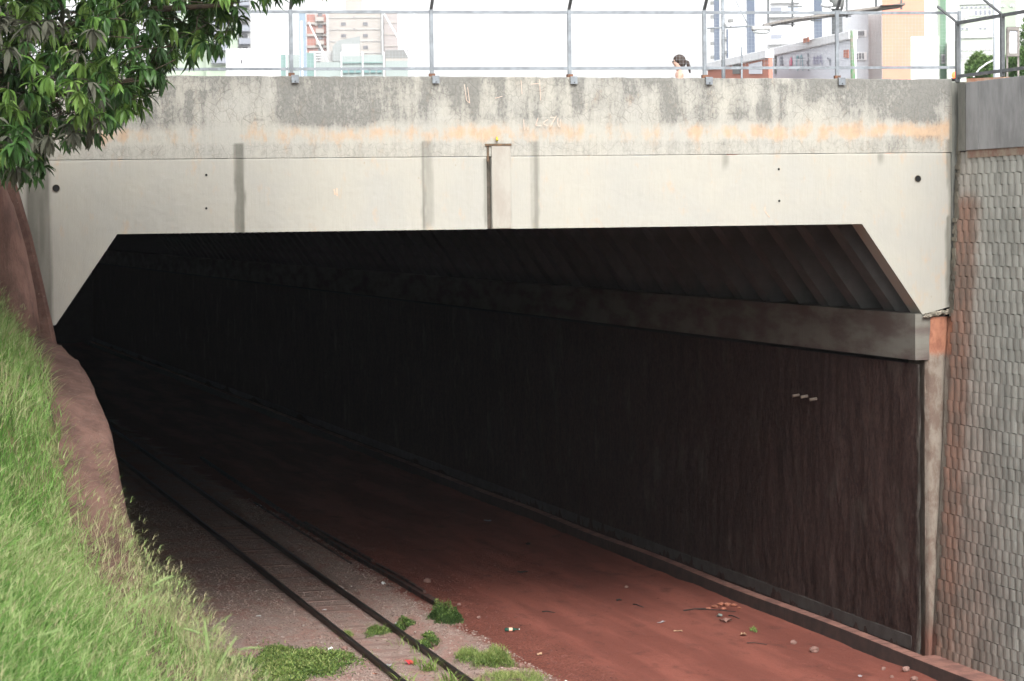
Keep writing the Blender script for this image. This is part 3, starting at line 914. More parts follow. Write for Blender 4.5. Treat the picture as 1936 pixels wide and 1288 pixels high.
sp_px((382, 1200), (345, 1188), (180, 1330), 13.0, .007, 'short curved spike drooping right toward the upright spike')
sp_px((500, 1225), (450, 1229), (330, 1400), 12.5, .006, 'lowest thin spike lying nearly level toward the green weed patch')
sp_px((440, 1160), (397, 1195), (350, 1390), 14.0, .004, 'thin faint spike behind the upright one')
sp_px((118, 1190), (75, 1205), (20, 1330), 11.0, .007, 'blurred spike lying level in the middle of the grass')
sp_px((22, 1100), (20, 1170), (10, 1300), 11.0, .006, 'blurred upright spike at the left picture edge')
sp_px((105, 1015), (55, 1040), (10, 1200), 12.0, .006, 'pale bent spike in the grass right of the left edge')

# ------------------------------------------------------------------ railway track
TR = empty('railway_track', (rail_x(36), 36, 0), 0, 'metre gauge railway track half buried in ballast running into the tunnel', 'railway track')
M_rail = simple('dark_rusty_rail', (0.035, 0.026, 0.022), (0.06, 0.035, 0.025), .55, 6, bump=.3, spec=.5)
M_railtop = simple('worn_rail_head', (0.05, 0.045, 0.042), (0.03, 0.026, 0.024), .4, 6, spec=.6, metal=.4)
def rail_mesh(off, y0, y1, sc=1.0, xf=rail_x):
    prof = [(-.055, -.07), (.055, -.07), (.055, -.055), (.012, -.04), (.010, .03), (.033, .045), (.033, .078), (.026, .085), (-.026, .085), (-.033, .078), (-.033, .045), (-.010, .03), (-.012, -.04), (-.055, -.055)]
    ysr = np.arange(y0, y1 + .01, 2.5)
    m = MB(); n = len(prof)
    vs = [(xf(y) + off + x * sc - xf(36), y - 36, z * sc - .018) for y in ysr for x, z in prof]
    for a in range(len(ysr) - 1):
        for k in range(n):
            m.cur = 1 if k in (6, 7, 8) else 0
            pass
    fs = []; mi = []
    for a in range(len(ysr) - 1):
        for k in range(n):
            fs.append(((a + 1) * n + k, a * n + k, a * n + (k + 1) % n, (a + 1) * n + (k + 1) % n)); mi.append(1 if k in (6, 7, 8) else 0)
    m.v = vs; m.f = fs; m.mi = mi
    return m
rail_mesh(-.49, -30, 140).build('rail', [M_rail, M_railtop], TR)
rail_mesh(.49, -30, 140).build('rail', [M_rail, M_railtop], TR)
M_slp = simple('weathered_sleeper', (0.19, 0.12, 0.10), (0.25, 0.165, 0.14), .95, 5, (.3, 3, 1), kind='World')
sm = MB().box((0, 0, 0), (1.75, .2, .1)).mesh('sleeper', M_slp)
for k in range(70):
    y = 20 + k * .62
    o = link('sleeper', sm, TR, (rail_x(y) - rail_x(36) + random.uniform(-.05, .05), y - 36, -.099 + random.uniform(-.012, .005)), random.uniform(-.02, .02))
# old rails lying in the dirt beside the ballast
M_old = simple('black_buried_rail', (0.028, 0.022, 0.02), (0.10, 0.045, 0.035), .8, 3, kind='World')
def old_rail(label, pts, w, h):
    P = [Vector([float(q) for q in onz(u, v, 0.0)]) for u, v in pts]
    b = P[0].copy()
    mb = MB()
    for a, c_ in zip(P[:-1], P[1:]):
        mb.bar(a - b, c_ - b, w, h)
    o = mb.build('buried_rail', M_old, loc=b, bevel=.006)
    tag(o, label, 'rail', 'old rails lying beside the track')
old_rail('long black old rail running from the dark bush back along the ballast edge', [(836, 1148), (740, 1092), (640, 1035), (560, 985), (430, 900), (380, 866)], .07, .09)
old_rail('farther short black rail strip in the dirt, ending before a gap', [(705, 1061), (640, 1023), (576, 988)], .07, .05)
old_rail('middle short black rail strip just nearer than the gap', [(803, 1119), (757, 1090), (712, 1066)], .055, .05)
old_rail('nearest stub of buried rail above the dark bush', [(824, 1135), (808, 1125)], .06, .05)
old_rail('thin faint rail strip on the ballast side of the long old rail', [(664, 1065), (600, 1025), (540, 988), (480, 950)], .03, .04)

# ballast stones
def stones(P, R, name, mat, label, cat):
    n = len(P)
    base = np.array([[1, 0, 0], [0, 1, 0], [-1, 0, 0], [0, -1, 0], [0, 0, 1], [0, 0, -1]], dtype=float)
    tri = np.array([[0, 1, 4], [1, 2, 4], [2, 3, 4], [3, 0, 4], [1, 0, 5], [2, 1, 5], [3, 2, 5], [0, 3, 5]])
    ang = rng.uniform(0, 2 * pi, n)
    V = base[None] * (R[:, None, None] * rng.uniform(.6, 1.3, (n, 6, 1)))
    V += rng.normal(0, .22, V.shape) * R[:, None, None]
    x = V[:, :, 0] * np.cos(ang)[:, None] - V[:, :, 1] * np.sin(ang)[:, None]
    y = V[:, :, 0] * np.sin(ang)[:, None] + V[:, :, 1] * np.cos(ang)[:, None]
    V[:, :, 0] = x; V[:, :, 1] = y; V[:, :, 2] *= .6
    V += P[:, None, :]
    F = (np.arange(n)[:, None, None] * 6 + tri[None]).reshape(-1, 3)
    T = np.repeat(rng.random(n), 6)
    o = link(name, np_mesh(name, V.reshape(-1, 3), F, mat, attrs={'tint': T}))
    return tag(o, label, cat, kind='stuff')
sm_ = Mat('ballast_stone', .95, .1)
t_ = sm_.attr('tint').outputs['Fac']
rp = sm_.t.nodes.new('ShaderNodeValToRGB')
rp.color_ramp.elements.new(.5); rp.color_ramp.elements.new(.85)
for k, (p, c_) in enumerate([(0, (0.15, 0.105, 0.088)), (.5, (0.24, 0.165, 0.138)), (.85, (0.29, 0.215, 0.18)), (1, (0.35, 0.30, 0.27))]):
    rp.color_ramp.elements[k].position = p; rp.color_ramp.elements[k].color = (*c_, 1)
sm_.link(t_, rp.inputs[0]); sm_.color(rp.outputs[0])
n = 52000
P = np.stack([rng.uniform(XL + .1, 11.3, n), 30 + 32 * rng.random(n) ** 1.4], 1)
dens = vnoise(P[:, 0], P[:, 1], .8, 91)
dd = np.abs(P[:, 0] - rail_x(P[:, 1]))
keep = (rng.random(n) < .25 + 1.2 * dens) & ~((np.abs(dd - .49) < .07))
keep &= ~((dd < .42) & (rng.random(n) < .55))
keep &= ~((P[:, 0] < 7.2) & (P[:, 1] < 36) & (rng.random(n) < .75))
P = P[keep]
R = rng.uniform(.010, .026, len(P))
P3 = np.concatenate([P, ground_z(P[:, 0], P[:, 1])[:, None] + .2 * R[:, None]], 1)
stones(P3, R, 'ballast', sm_.m, 'brown grey ballast stones around the track', 'gravel')
# dirt clods
n = 3200
P = np.stack([rng.normal(11.75, .38, n), rng.uniform(31, 56, n)], 1)
R = rng.uniform(.008, .035, n) * rng.uniform(.4, 1, n)
P3 = np.concatenate([P, ground_z(P[:, 0], P[:, 1])[:, None]], 1)
n2 = 2600
P2 = np.stack([rng.uniform(12, 16.5, n2), rng.uniform(32, 55, n2)], 1)
P3 = np.concatenate([P3, np.concatenate([P2, ground_z(P2[:, 0], P2[:, 1])[:, None]], 1)]); R = np.concatenate([R, rng.uniform(.005, .022, n2) * rng.uniform(.4, 1, n2)])
stones(P3, R, 'dirt_clods', simple('red_clod', (0.17, 0.06, 0.045), (0.10, 0.036, 0.028), .95, 8, kind='World'), 'crumbly dark red clods along the road edge', 'soil')

# ------------------------------------------------------------------ right tile wall
XT = 17.50
BAT = .055                      # the wall leans back
RW = empty('tiled_retaining_wall', (XT, 35.0, 0), 0, 'grey retaining wall clad in rows of curved concrete tiles at the right edge', 'wall')
tm = Mat('grey_curved_tile', .85, .25)
ob = tm.t.nodes.new('ShaderNodeObjectInfo')
tn = tm.noise(3.5, (1, 1, .5), 6, .65, 'World'); tn2 = tm.noise(1.1, (1, 1, .5), 4, .6, 'World')
tc = tm.mix(tm.ramp(tn, .35, .65), (0.285, 0.288, 0.26), (0.225, 0.228, 0.205))
tc = tm.mix(tm.ramp(tn2, .55, .68, 0, .5), tc, (0.135, 0.142, 0.13))
ts = tm.t.nodes.new('ShaderNodeSeparateXYZ'); tm.link(tm.coord('World'), ts.inputs[0])
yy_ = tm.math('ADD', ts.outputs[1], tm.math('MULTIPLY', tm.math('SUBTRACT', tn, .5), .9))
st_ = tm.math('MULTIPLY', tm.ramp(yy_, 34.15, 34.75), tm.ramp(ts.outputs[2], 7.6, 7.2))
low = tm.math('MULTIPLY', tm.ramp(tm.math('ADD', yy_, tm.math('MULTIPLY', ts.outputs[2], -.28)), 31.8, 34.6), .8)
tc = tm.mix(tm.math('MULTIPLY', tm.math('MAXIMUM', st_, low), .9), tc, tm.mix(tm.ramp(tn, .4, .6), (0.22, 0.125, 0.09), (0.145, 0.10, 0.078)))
jit_ = tm.math('ADD', .93, tm.math('MULTIPLY', ob.outputs['Random'], .14))
cb = tm.t.nodes.new('ShaderNodeCombineXYZ')
for k in range(3): tm.link(jit_, cb.inputs[k])
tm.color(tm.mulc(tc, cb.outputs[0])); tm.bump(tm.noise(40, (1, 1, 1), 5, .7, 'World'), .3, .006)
TWD, THT = .208, .1795
def tile_shape(m, y, z, jx=0.0, lean=0.0):
    x0 = BAT * z
    prof = [(-.5, .045), (-.5, .004), (-.38, -.016), (-.14, -.028), (.14, -.028), (.38, -.014), (.5, .004), (.5, .045)]
    vs = []
    for dz, pr in ((-THT * .495, -.001), (THT * .495, .0)):
        for a, b in prof:
            vs.append((x0 + b + (pr if b < .04 else 0) + jx, y + a * TWD * .985, z + dz - a * a * 0.06))
    n = len(prof)
    fs = [(k, k + 1, n + k + 1, n + k) for k in range(n - 1)] + [tuple(range(n)), tuple(range(2 * n - 1, n - 1, -1))]
    m.add(vs, [tuple(reversed(f)) for f in fs])
tiles = []
zrow0 = 8.00
for r_ in range(46):
    z = zrow0 - THT * r_
    if z < -.05: break
    stag = (r_ % 2) * TWD * .25 + random.uniform(-.02, .02)
    for c_ in range(0, 72):
        y = 35.30 - .05 * (z / 8) - .12 - stag - c_ * TWD + random.uniform(-.004, .004)
        tiles.append((y, z))
infr = []
rest = []
for (y, z) in tiles:
    P = np.array([XT + BAT * z, y, z]); u, v = pix(P)
    (infr if (u < 1942 and -10 < v < 1295) else rest).append((y, z))
infr.sort(key=lambda t: t[0])
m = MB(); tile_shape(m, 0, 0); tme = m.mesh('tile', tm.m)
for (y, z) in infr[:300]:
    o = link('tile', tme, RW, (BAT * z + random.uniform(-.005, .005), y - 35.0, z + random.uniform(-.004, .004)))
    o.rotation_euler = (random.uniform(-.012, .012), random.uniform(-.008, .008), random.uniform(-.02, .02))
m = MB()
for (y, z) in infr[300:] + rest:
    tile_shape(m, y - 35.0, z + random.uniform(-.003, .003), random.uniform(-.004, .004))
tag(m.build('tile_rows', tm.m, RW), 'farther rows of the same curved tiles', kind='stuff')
mb = MB()
mb.add([(.05 - .002, -95, -.3), (.05 - .002, .28, -.3), (.05 + BAT * 8.1, .25, 8.1), (.05 + BAT * 8.1, -95, 8.1)], [(0, 3, 2, 1)])
mb.build('wall_backing', simple('mortar_backing', (0.10, 0.08, 0.065), (0.06, 0.05, 0.045), .95, 5), RW)
# stained mortar joint beside the bridge
mb = MB()
for k in range(62):
    z = 5.5 + k * .06
    mb.box((.02 + BAT * z + random.uniform(-.015, .015), -.0 + .20 + random.uniform(-.02, .02), z), (.10, .10 + random.uniform(0, .06), .065))
mb.build('joint_mortar', simple('stained_joint_mortar', (0.17, 0.155, 0.12), (0.075, 0.07, 0.058), .95, 4, (1, 1, .3), kind='World'), RW)

# grey concrete panels above the tiles
PWx = XT + BAT * 8.1 - .06
PW = empty('panel_wall', (PWx, 34.9, 8.1), 0, 'smooth grey concrete panels standing on top of the tiled wall', 'wall')
M_panel = simple('grey_panel_concrete', (0.28, 0.285, 0.285), (0.185, 0.19, 0.19), .85, 2.5, (1, 1, .35), kind='World')
zt0 = float(onx(1810, 158, PWx)[2]); 
edges = [34.9] + [float(onx(u, 220, PWx)[1]) for u in (1850, 1930)]
while edges[-1] > -20:
    edges.append(edges[-1] - 1.35)
for a, b in zip(edges[:-1], edges[1:]):
    mb = MB(); mb.span(-.0, .16, b - 34.9 + .006, a - 34.9 - .006, 0.0, zt0 - 8.1 + random.uniform(-.004, .004)); mb.build('panel', M_panel, PW, bevel=.006)
mb = MB(); mb.span(.02, .15, -55, -.02, -.12, 0.0); mb.build('bedding_strip', simple('brown_stained_bedding', (0.26, 0.22, 0.17), (0.20, 0.12, 0.09), .95, 5, kind='World'), PW)
Pb = onx(1807, 160, PWx)
mb = MB(); mb.span(-.0, .2, .02, .26, 0.0, zt0 - 8.1 - .0); mb.build('end_post', M_greyc, PW)
P1 = onx(1833, 153, PWx + .1); P2 = onx(1903, 150, PWx + .1)
mb = MB(); mb.bar(P1 - P1, P2 - P1, .10, .07); tag(mb.build('plank', simple('orange_rust_plank', (0.45, 0.20, 0.12), (0.50, 0.36, 0.27), .9, 9), loc=P1), 'rusty orange plank lying on the panel wall under the right fence', 'plank')

# ------------------------------------------------------------------ fences
M_galv = simple('galvanised_steel', (0.22, 0.245, 0.265), (0.15, 0.165, 0.18), .5, 8, spec=.5, metal=.35)
M_galvd = simple('dull_grey_steel', (0.12, 0.13, 0.133), (0.085, 0.09, 0.095), .6, 8, spec=.4, metal=.2)
M_wire = simple('thin_wire', (0.40, 0.42, 0.44), (0.3, 0.32, 0.34), .6, 8, metal=.2)
M_rusty = simple('rusted_foot', (0.20, 0.09, 0.05), (0.10, 0.06, 0.045), .9, 12)
FX = empty('steel_fence', FO + UF * 0, FA, 'galvanised steel mesh fence along the bridge parapet', 'fence')
px = [3.92 + 2.158 * k for k in range(-4, 5)]
yF = .06
for X in px:
    tz_ = topz(X)
    mb = MB(); mb.span(X - .028, X + .028, yF - .028, yF + .028, tz_ + .0, 10.335); mb.build('post', M_galv, FX, bevel=.004)
    mb = MB(); mb.bar((X, yF, 10.34), (X + .02, yF - .33, 10.70), .045, .03); mb.build('post_arm', M_galvd, FX)
    mb = MB(); mb.span(X - .045, X + .045, yF - .045, yF + .045, tz_ - .01, tz_ + .045); mb.build('post_foot', M_rusty, FX)
    mb = MB(); mb.span(X - .01, X + .10, -.06, -.045, tz_ - .11, tz_ + .005); mb.span(X - .01, X + .10, -.045, yF, tz_ + .0, tz_ + .008); mb.build('clamp_plate', M_galv, FX)
    mb = MB(); mb.blob((X + .05, -.066, tz_ - .085), (.011, .008, .011), 8, 5); mb.build('bolt', M_galvd, FX, smooth=True)
for X, X2 in zip(px[:-1], px[1:]):
    for zz_, nm in ((10.30, 'top_rail'), (9.435, 'bottom_rail')):
        mb = MB(); mb.span(X + .03, X2 - .03, yF - .02, yF + .02, zz_ - .022, zz_ + .022); mb.build(nm, M_galv, FX)
    mb = MB()
    for k in range(1, 40):
        x = X + .03 + (X2 - X - .06) * k / 40
        mb.span(x - .0009, x + .0009, yF - .0009, yF + .0009, 9.455, 10.28)
    for k in range(1, 15):
        z = 9.455 + .825 * k / 15
        mb.span(X + .03, X2 - .03, yF - .0030, yF - .0012, z - .0009, z + .0009)
    tag(mb.build('wire_mesh', M_wire, FX), kind='stuff')
XE = onf(1818, 60)[0]
for zz_, nm in ((10.30, 'top_rail'), (9.435, 'bottom_rail')):
    mb = MB(); mb.span(px[-1] + .03, XE - .03, yF - .02, yF + .02, zz_ - .022, zz_ + .022); mb.build(nm, M_galv, FX)
mb = MB(); mb.span(XE - .04, XE + .005, yF - .028, yF + .028, 9.25, 10.33); mb.build('post', M_galv, FX)
mb = MB()
for k in range(1, 36):
    x = px[-1] + .03 + (XE - px[-1] - .06) * k / 36
    mb.span(x - .0009, x + .0009, yF - .0009, yF + .0009, 9.455, 10.28)
for k in range(1, 15):
    z = 9.455 + .825 * k / 15
    mb.span(px[-1] + .03, XE - .03, yF - .0030, yF - .0012, z - .0009, z + .0009)
tag(mb.build('wire_mesh', M_wire, FX), kind='stuff')
# fence along the panel wall, coming toward the viewer
xF = PWx + .08
RF = empty('steel_fence', (xF, 35, 9.1), 0, 'darker grey steel fence on top of the grey panel wall at right', 'fence')
pa = onx(1810, 44, xF); pb = onx(1895, 38, xF); pe = onx(1810, 152, xF); pf = onx(1895, 146, xF)
ztop, zbot = float(pa[2]), float(pe[2])
sp_ = float(pa[1] - pb[1])
ypos = [float(pa[1]) - sp_ * k for k in range(0, 14)]
for y in ypos:
    mb = MB(); mb.span(-.03, .03, y - 35 - .03, y - 35 + .03, zbot - 9.1 - .03, ztop - 9.1 + .02); mb.build('post', M_galvd, RF, bevel=.004)
    mb = MB(); mb.bar((0, y - 35, ztop - 9.1 + .01), (-.36, y - 35 - .02, ztop - 9.1 + .26), .035, .03); mb.build('post_arm', M_galvd, RF)
for a, b in zip(ypos[:-1], ypos[1:]):
    for z, nm in ((ztop, 'top_rail'), (zbot + .06, 'bottom_rail')):
        mb = MB(); mb.span(-.022, .022, b - 35 + .03, a - 35 - .03, z - 9.1 - .025, z - 9.1 + .025); mb.build(nm, M_galvd, RF)

# ------------------------------------------------------------------ mango tree
M_bark = simple('red_dusted_bark', (0.21, 0.12, 0.095), (0.11, 0.065, 0.053), .95, 3, (1, 1, .4), bump=.8, bd=.04, kind='World')
M_twig = simple('dark_twig', (0.06, 0.045, 0.03), (0.03, 0.025, 0.018), .9, 8)
def leaf_mat(name, c1, c2, rough=.42):
    m = Mat(name, rough, .3)
    n_ = m.noise(1.6, (1, 1, 1), 4, .6, 'World')
    c_ = m.mix(m.ramp(n_, .35, .65), c1, c2)
    m.color(c_)
    tr = m.t.nodes.new('ShaderNodeBsdfTranslucent'); m.link(c_, tr.inputs['Color'])
    mx = m.t.nodes.new('ShaderNodeMixShader'); mx.inputs[0].default_value = .22
    m.link(m.b.outputs[0], mx.inputs[1]); m.link(tr.outputs[0], mx.inputs[2]); m.link(mx.outputs[0], m.out.inputs['Surface'])
    return m.m
LM = [leaf_mat('leaf_dark_green', (0.024, 0.064, 0.016), (0.05, 0.112, 0.026)), leaf_mat('leaf_fresh_green', (0.09, 0.18, 0.035), (0.13, 0.21, 0.05)), leaf_mat('leaf_dusty_grey', (0.09, 0.09, 0.065), (0.065, 0.07, 0.05), .8)]
def leaf_arr(L, W_, bend, fold=.25):
    """leaf along +X, drooping; 5 stations, 3 verts each"""
    st = np.array([0, .12, .38, .70, 1.0]); w = np.array([.06, .55, 1.0, .72, .03])
    V = []
    for s_, ww in zip(st, w):
        x = L * s_ * (1 - .25 * bend * s_); z = -L * bend * s_ * s_ * .7
        V += [(x, -ww * W_ / 2, z + ww * W_ * fold), (x, 0, z), (x, ww * W_ / 2, z + ww * W_ * fold)]
    F = []
    for a in range(4):
        for k in range(2):
            F.append((a * 3 + k, (a + 1) * 3 + k, (a + 1) * 3 + k + 1, a * 3 + k + 1))
    return np.array(V), np.array(F)
LEAF = [leaf_arr(1.0, .24, b) for b in (.25, .55, .9)]
# outline of the crown where it hangs in front of the bridge, as a real volume 5 m deep
poly = [(-500, -420), (760, -420), (700, -60), (600, -12), (560, 6), (470, 18), (455, 70), (400, 118), (372, 132), (345, 118), (318, 150), (290, 190), (262, 225), (205, 258), (165, 272), (112, 285), (110, 330), (60, 350), (10, 355), (-60, 400), (-500, 420)]
def inside(u, v):
    c_ = False
    j = len(poly) - 1
    for i_ in range(len(poly)):
        (xi, yi), (xj, yj) = poly[i_], poly[j]
        if (yi > v) != (yj > v) and u < (xj - xi) * (v - yi) / (yj - yi) + xi:
            c_ = not c_
        j = i_
    return c_
def edge_dist(u, v):
    best = 1e9
    for (x0, y0), (x1, y1) in zip(poly, poly[1:] + poly[:1]):
        dx, dy = x1 - x0, y1 - y0
        t = max(0, min(1, ((u - x0) * dx + (v - y0) * dy) / (dx * dx + dy * dy)))
        best = min(best, math.hypot(u - x0 - t * dx, v - y0 - t * dy))
    return best
crown = []
tries = 0
R_ = random.Random(5)
while len(crown) < 3400 and tries < 120000:
    tries += 1
    u = R_.uniform(-420, 640); v = R_.uniform(-330, 345)
    if not inside(u, v): continue
    e = edge_dist(u, v)
    if e < 13: continue
    depth = R_.uniform(-1, 1)
    if abs(depth) > .35 + e / 90: continue            # the volume thins to its rim
    d = 29.6 + depth * 2.6
    P = ondist(u, v, d)
    g = mnoise.noise(Vector(P) * 1.3)
    if depth < .15 and g < .0 and e > 14: continue
    if g < -.5 and e > 30: continue
    crown.append((P, e, g, depth, u, v))
trunk_b = ondist(24, 600, 34.6)
TREE = empty('mango_tree', (trunk_b[0], trunk_b[1], float(bank_z(np.array([trunk_b[0]]), np.array([trunk_b[1]]))[0])), 0, 'dark mango tree with drooping long leaves overhanging the bridge at upper left', 'tree')
TB = np.array(TREE.location)
def L3(p): return Vector([float(a) for a in (np.asarray(p) - TB)])
mb = MB()
tp = [ondist(30, 640, 34.6), ondist(22, 560, 34.6), ondist(8, 480, 34.6), ondist(-14, 400, 34.5), ondist(-40, 300, 34.2), ondist(-70, 120, 32.5), ondist(-120, -60, 31)]
mb.tube([L3(p) for p in tp], [.36, .34, .32, .31, .29, .22, .12], 16)
mb.build('trunk', M_bark, TREE, smooth=True)
for (pts, r_) in (([ondist(-60, 200, 32.6), ondist(60, 180, 31), ondist(170, 170, 30), ondist(250, 150, 29.3)], .09), ([ondist(-70, 120, 32.5), ondist(100, 60, 31), ondist(260, 20, 30), ondist(420, 10, 29.6)], .10),
                  ([ondist(-110, 0, 31.3), ondist(100, -80, 30.3), ondist(350, -80, 29.6), ondist(540, -40, 29.2)], .10), ([ondist(-50, 240, 33), ondist(20, 260, 31.5), ondist(70, 280, 30)], .05), ([ondist(-70, 150, 32.6), ondist(-120, 60, 30), ondist(-160, -60, 28.5)], .08)):
    mb = MB(); mb.tube([L3(p) for p in pts], [r_ * (1 - .75 * k / (len(pts) - 1)) for k in range(len(pts))], 8); mb.build('limb', M_twig, TREE, smooth=True)
k_back = 0
while k_back < 1100:
    u = R_.uniform(-420, 600); v = R_.uniform(-330, 330)
    if inside(u, v) and edge_dist(u, v) > 26:
        depth = R_.uniform(.25, .95); crown.append((ondist(u, v, 29.6 + depth * 2.6), 40, 0, depth, u, v)); k_back += 1
axes = [np.array(ondist(a, b, c_)) for a, b, c_ in ((60, 180, 31), (170, 170, 30), (260, 20, 30), (100, 60, 31), (350, -80, 29.6), (100, -80, 30.3), (20, 260, 31.5), (-100, 60, 30.5), (420, 10, 29.6), (540, -40, 29.3))]
leaves = []; tw = MB()
fwd2 = np.array([fwd[0], fwd[1], 0])
for (P, e, g, depth, u, v) in crown:
    ax = min(axes, key=lambda q: np.linalg.norm(q - P))
    o_ = (P - ax); o_ /= (np.linalg.norm(o_) + 1e-6)
    shoot = Vector((float(o_[0]), float(o_[1]), float(o_[2]) * .4 - .12)) + Vector((R_.uniform(-.4, .4), R_.uniform(-.4, .4), R_.uniform(-.2, .3)))
    shoot.normalize()
    if R_.random() < .6:
        q = Vector(P) - shoot * R_.uniform(.2, .45)
        tw.tube([Vector(L3(P)), Vector(L3(q)) + Vector((0, 0, R_.uniform(-.02, .06)))], [.004, .008], 4, cap=False)
    h = R_.random()
    kind = 1 if (h < .17 or (depth < -.1 and h < .30)) else (2 if (g > .12 and u < 190 and h > .55) else 0)
    size = R_.uniform(.8, 1.25) * (1.0 if u > 60 else 1.15)
    nl = R_.randint(7, 12)
    for k in range(nl):
        a = 2 * pi * (k * .381 + R_.random() * .1)
        x = shoot.orthogonal().normalized(); y = shoot.cross(x)
        out = (x * cos(a) + y * sin(a)) * R_.uniform(.7, 1.1) + shoot * R_.uniform(.2, .8) + Vector((0, 0, -R_.uniform(.25, .95)))
        out.normalize()
        side = out.cross(Vector((0, 0, 1)))
        if side.length < .05: side = Vector((1, 0, 0))
        side.normalize()
        roll = R_.uniform(-.5, .5)
        nz_ = side.cross(out) 
        side2 = side * cos(roll) + nz_ * sin(roll)
        nz2 = out.cross(side2)
        if nz2.z < 0: side2, nz2 = -side2, -nz2
        L_ = R_.uniform(.14, .25) * size
        leaves.append((P + np.array(shoot) * R_.uniform(0, .035), out, side2, nz2, L_, R_.choice((0, 1, 1, 2)), kind, u, v, depth))
tag(tw.build('twigs', M_twig, TREE), 'thin twigs inside the crown', kind='stuff')
def cam_d(l): return float((l[0] - CAMP) @ fwd)
order = sorted(range(len(leaves)), key=lambda i_: cam_d(leaves[i_]) / leaves[i_][4] ** .5 + (1000 if not (-5 < leaves[i_][7] < 640 and -5 < leaves[i_][8] < 380) else 0))
single = set(order[:300])
LME = {}
for a in range(3):
    for b in range(3):
        LME[(a, b)] = np_mesh('leaf', LEAF[a][0], LEAF[a][1], LM[b], smooth=True)
for i_ in single:
    P, out, sd_, nz_, L_, a, b, *_r = leaves[i_]
    o = link('leaf', LME[(a, b)], TREE)
    M4 = Matrix(((out.x, sd_.x, nz_.x, 0), (out.y, sd_.y, nz_.y, 0), (out.z, sd_.z, nz_.z, 0), (0, 0, 0, 1))) @ Matrix.Scale(L_, 4)
    M4.translation = L3(P)
    o.matrix_local = M4
Vs, Fs, Mi = [], [], []; off = 0
for i_, l in enumerate(leaves):
    if i_ in single: continue
    P, out, sd_, nz_, L_, a, b, *_r = l
    R3 = np.array([list(out), list(sd_), list(nz_)])
    Vs.append(LEAF[a][0] @ R3 * L_ + (P - TB)); Fs.append(LEAF[a][1] + off); Mi += [b] * len(LEAF[a][1]); off += len(LEAF[a][0])
o = link('foliage', np_mesh('foliage', np.concatenate(Vs), np.concatenate(Fs), LM, Mi, smooth=True), TREE)
tag(o, 'rest of the drooping mango leaves', kind='stuff')

# ------------------------------------------------------------------ weeds on the ground
M_WEED = grass_mat('weed_green', [(0, (0.05, 0.10, 0.03)), (.35, (0.12, 0.20, 0.05)), (.7, (0.25, 0.34, 0.09)), (1, (0.38, 0.40, 0.16))])
def leafy(name, label, cat, uv, ru, rv, h, n, tint, lw=.012, ll=.03, group=None, kind=None, poly_=None):
    """mound of small leaves; centre and half sizes given where it stands on the ground"""
    c_ = onz(*uv, 0)
    rx = ru / 121 * (1.0); ry = rv / 20.0
    a = rng.uniform(0, 2 * pi, n); r_ = np.minimum(np.sqrt(rng.random(n)) * (1 + .25 * np.abs(rng.normal(0, 1, n)) * (rng.random(n) < .3)), 1.6)
    lob = 1 + .25 * np.sin(a * 3 + uv[0]) + .15 * np.sin(a * 7 + uv[1])
    n = int(n); X = np.cos(a) * r_ * rx * lob; Y = np.sin(a) * r_ * ry * lob
    Xw = X * cos(-YAW) - Y * sin(-YAW); Yw = X * sin(-YAW) + Y * cos(-YAW)
    hz = 1.35 * h * np.clip(1 - r_ ** 2, 0, 1) ** .5 * np.clip(.1 + 1.7 * vnoise(X + uv[0], Y, 6, 5) - .35, .05, 1.2) * rng.uniform(.3, 1, n)
    Z = ground_z(Xw + c_[0], Yw + c_[1]) + hz
    th = rng.uniform(0, 2 * pi, n)
    P = np.stack([Xw, Yw, Z], 1)
    V, F, T = blades(P, rng.uniform(.7, 1.7, n) * ll * 1.35, rng.uniform(.6, 1.4, n) * lw * 1.4, np.stack([np.cos(th), np.sin(th)], 1), rng.uniform(.4, 1.4, n), np.clip(rng.normal(tint, .24, n) + .35 * (hz / (h + 1e-6) - .4), 0, 1))
    m2 = n // 5
    ix = rng.choice(n, m2)
    Pg = P[ix].copy(); Pg[:, 2] = ground_z(Pg[:, 0] + c_[0], Pg[:, 1] + c_[1])
    dz = P[ix][:, 2] - Pg[:, 2] + .01
    V2, F2, T2 = blades(Pg, dz, np.full(m2, .003), np.stack([np.cos(th[ix]), np.sin(th[ix])], 1), np.full(m2, .1), np.full(m2, .2))
    V, F, T = join([(V, F, T), (V2, F2, T2)])
    o = link(name, np_mesh(name, V, F, M_WEED, attrs={'tint': T}), loc=(c_[0], c_[1], 0))
    return tag(o, label, cat, group, kind)
def tuft(label, uv, n, h, wd, tint, spread=.08, group='grassy weeds along the rails'):
    c_ = onz(*uv, 0)
    th = rng.uniform(0, 2 * pi, n)
    P = np.stack([rng.normal(0, spread, n), rng.normal(0, spread, n), np.full(n, -.05)], 1)
    V, F, T = blades(P, rng.uniform(.6, 1.2, n) * h, rng.uniform(.6, 1.2, n) * wd, np.stack([np.cos(th), np.sin(th)], 1), rng.uniform(.4, 1.3, n), np.clip(rng.normal(tint, .12, n), 0, 1))
    o = link('weed', np_mesh('weed', V, F, M_WEED, attrs={'tint': T}), loc=(c_[0], c_[1], 0))
    return tag(o, label, 'weed', group)
leafy('ground_cover', 'bright green creeping weed patch beside the left rail at the bottom', 'plants', (560, 1262), 88, 30, .16, 15000, .52, .014, .03, kind='stuff')
leafy('ground_cover', 'dark low weeds at the foot of the grass bank', 'plants', (385, 1268), 75, 28, .12, 7000, .15, .01, .035, kind='stuff')
leafy('bush', 'small round dark green bush at the end of the old rail', 'bush', (842, 1172), 30, 7, .30, 5200, .12, .010, .028)
leafy('weed', 'flat dark green weed just right of the right rail, beside white scrap', 'weed', (762, 1182), 20, 7, .10, 1500, .28, .010, .03, 'leafy weeds by the right rail')
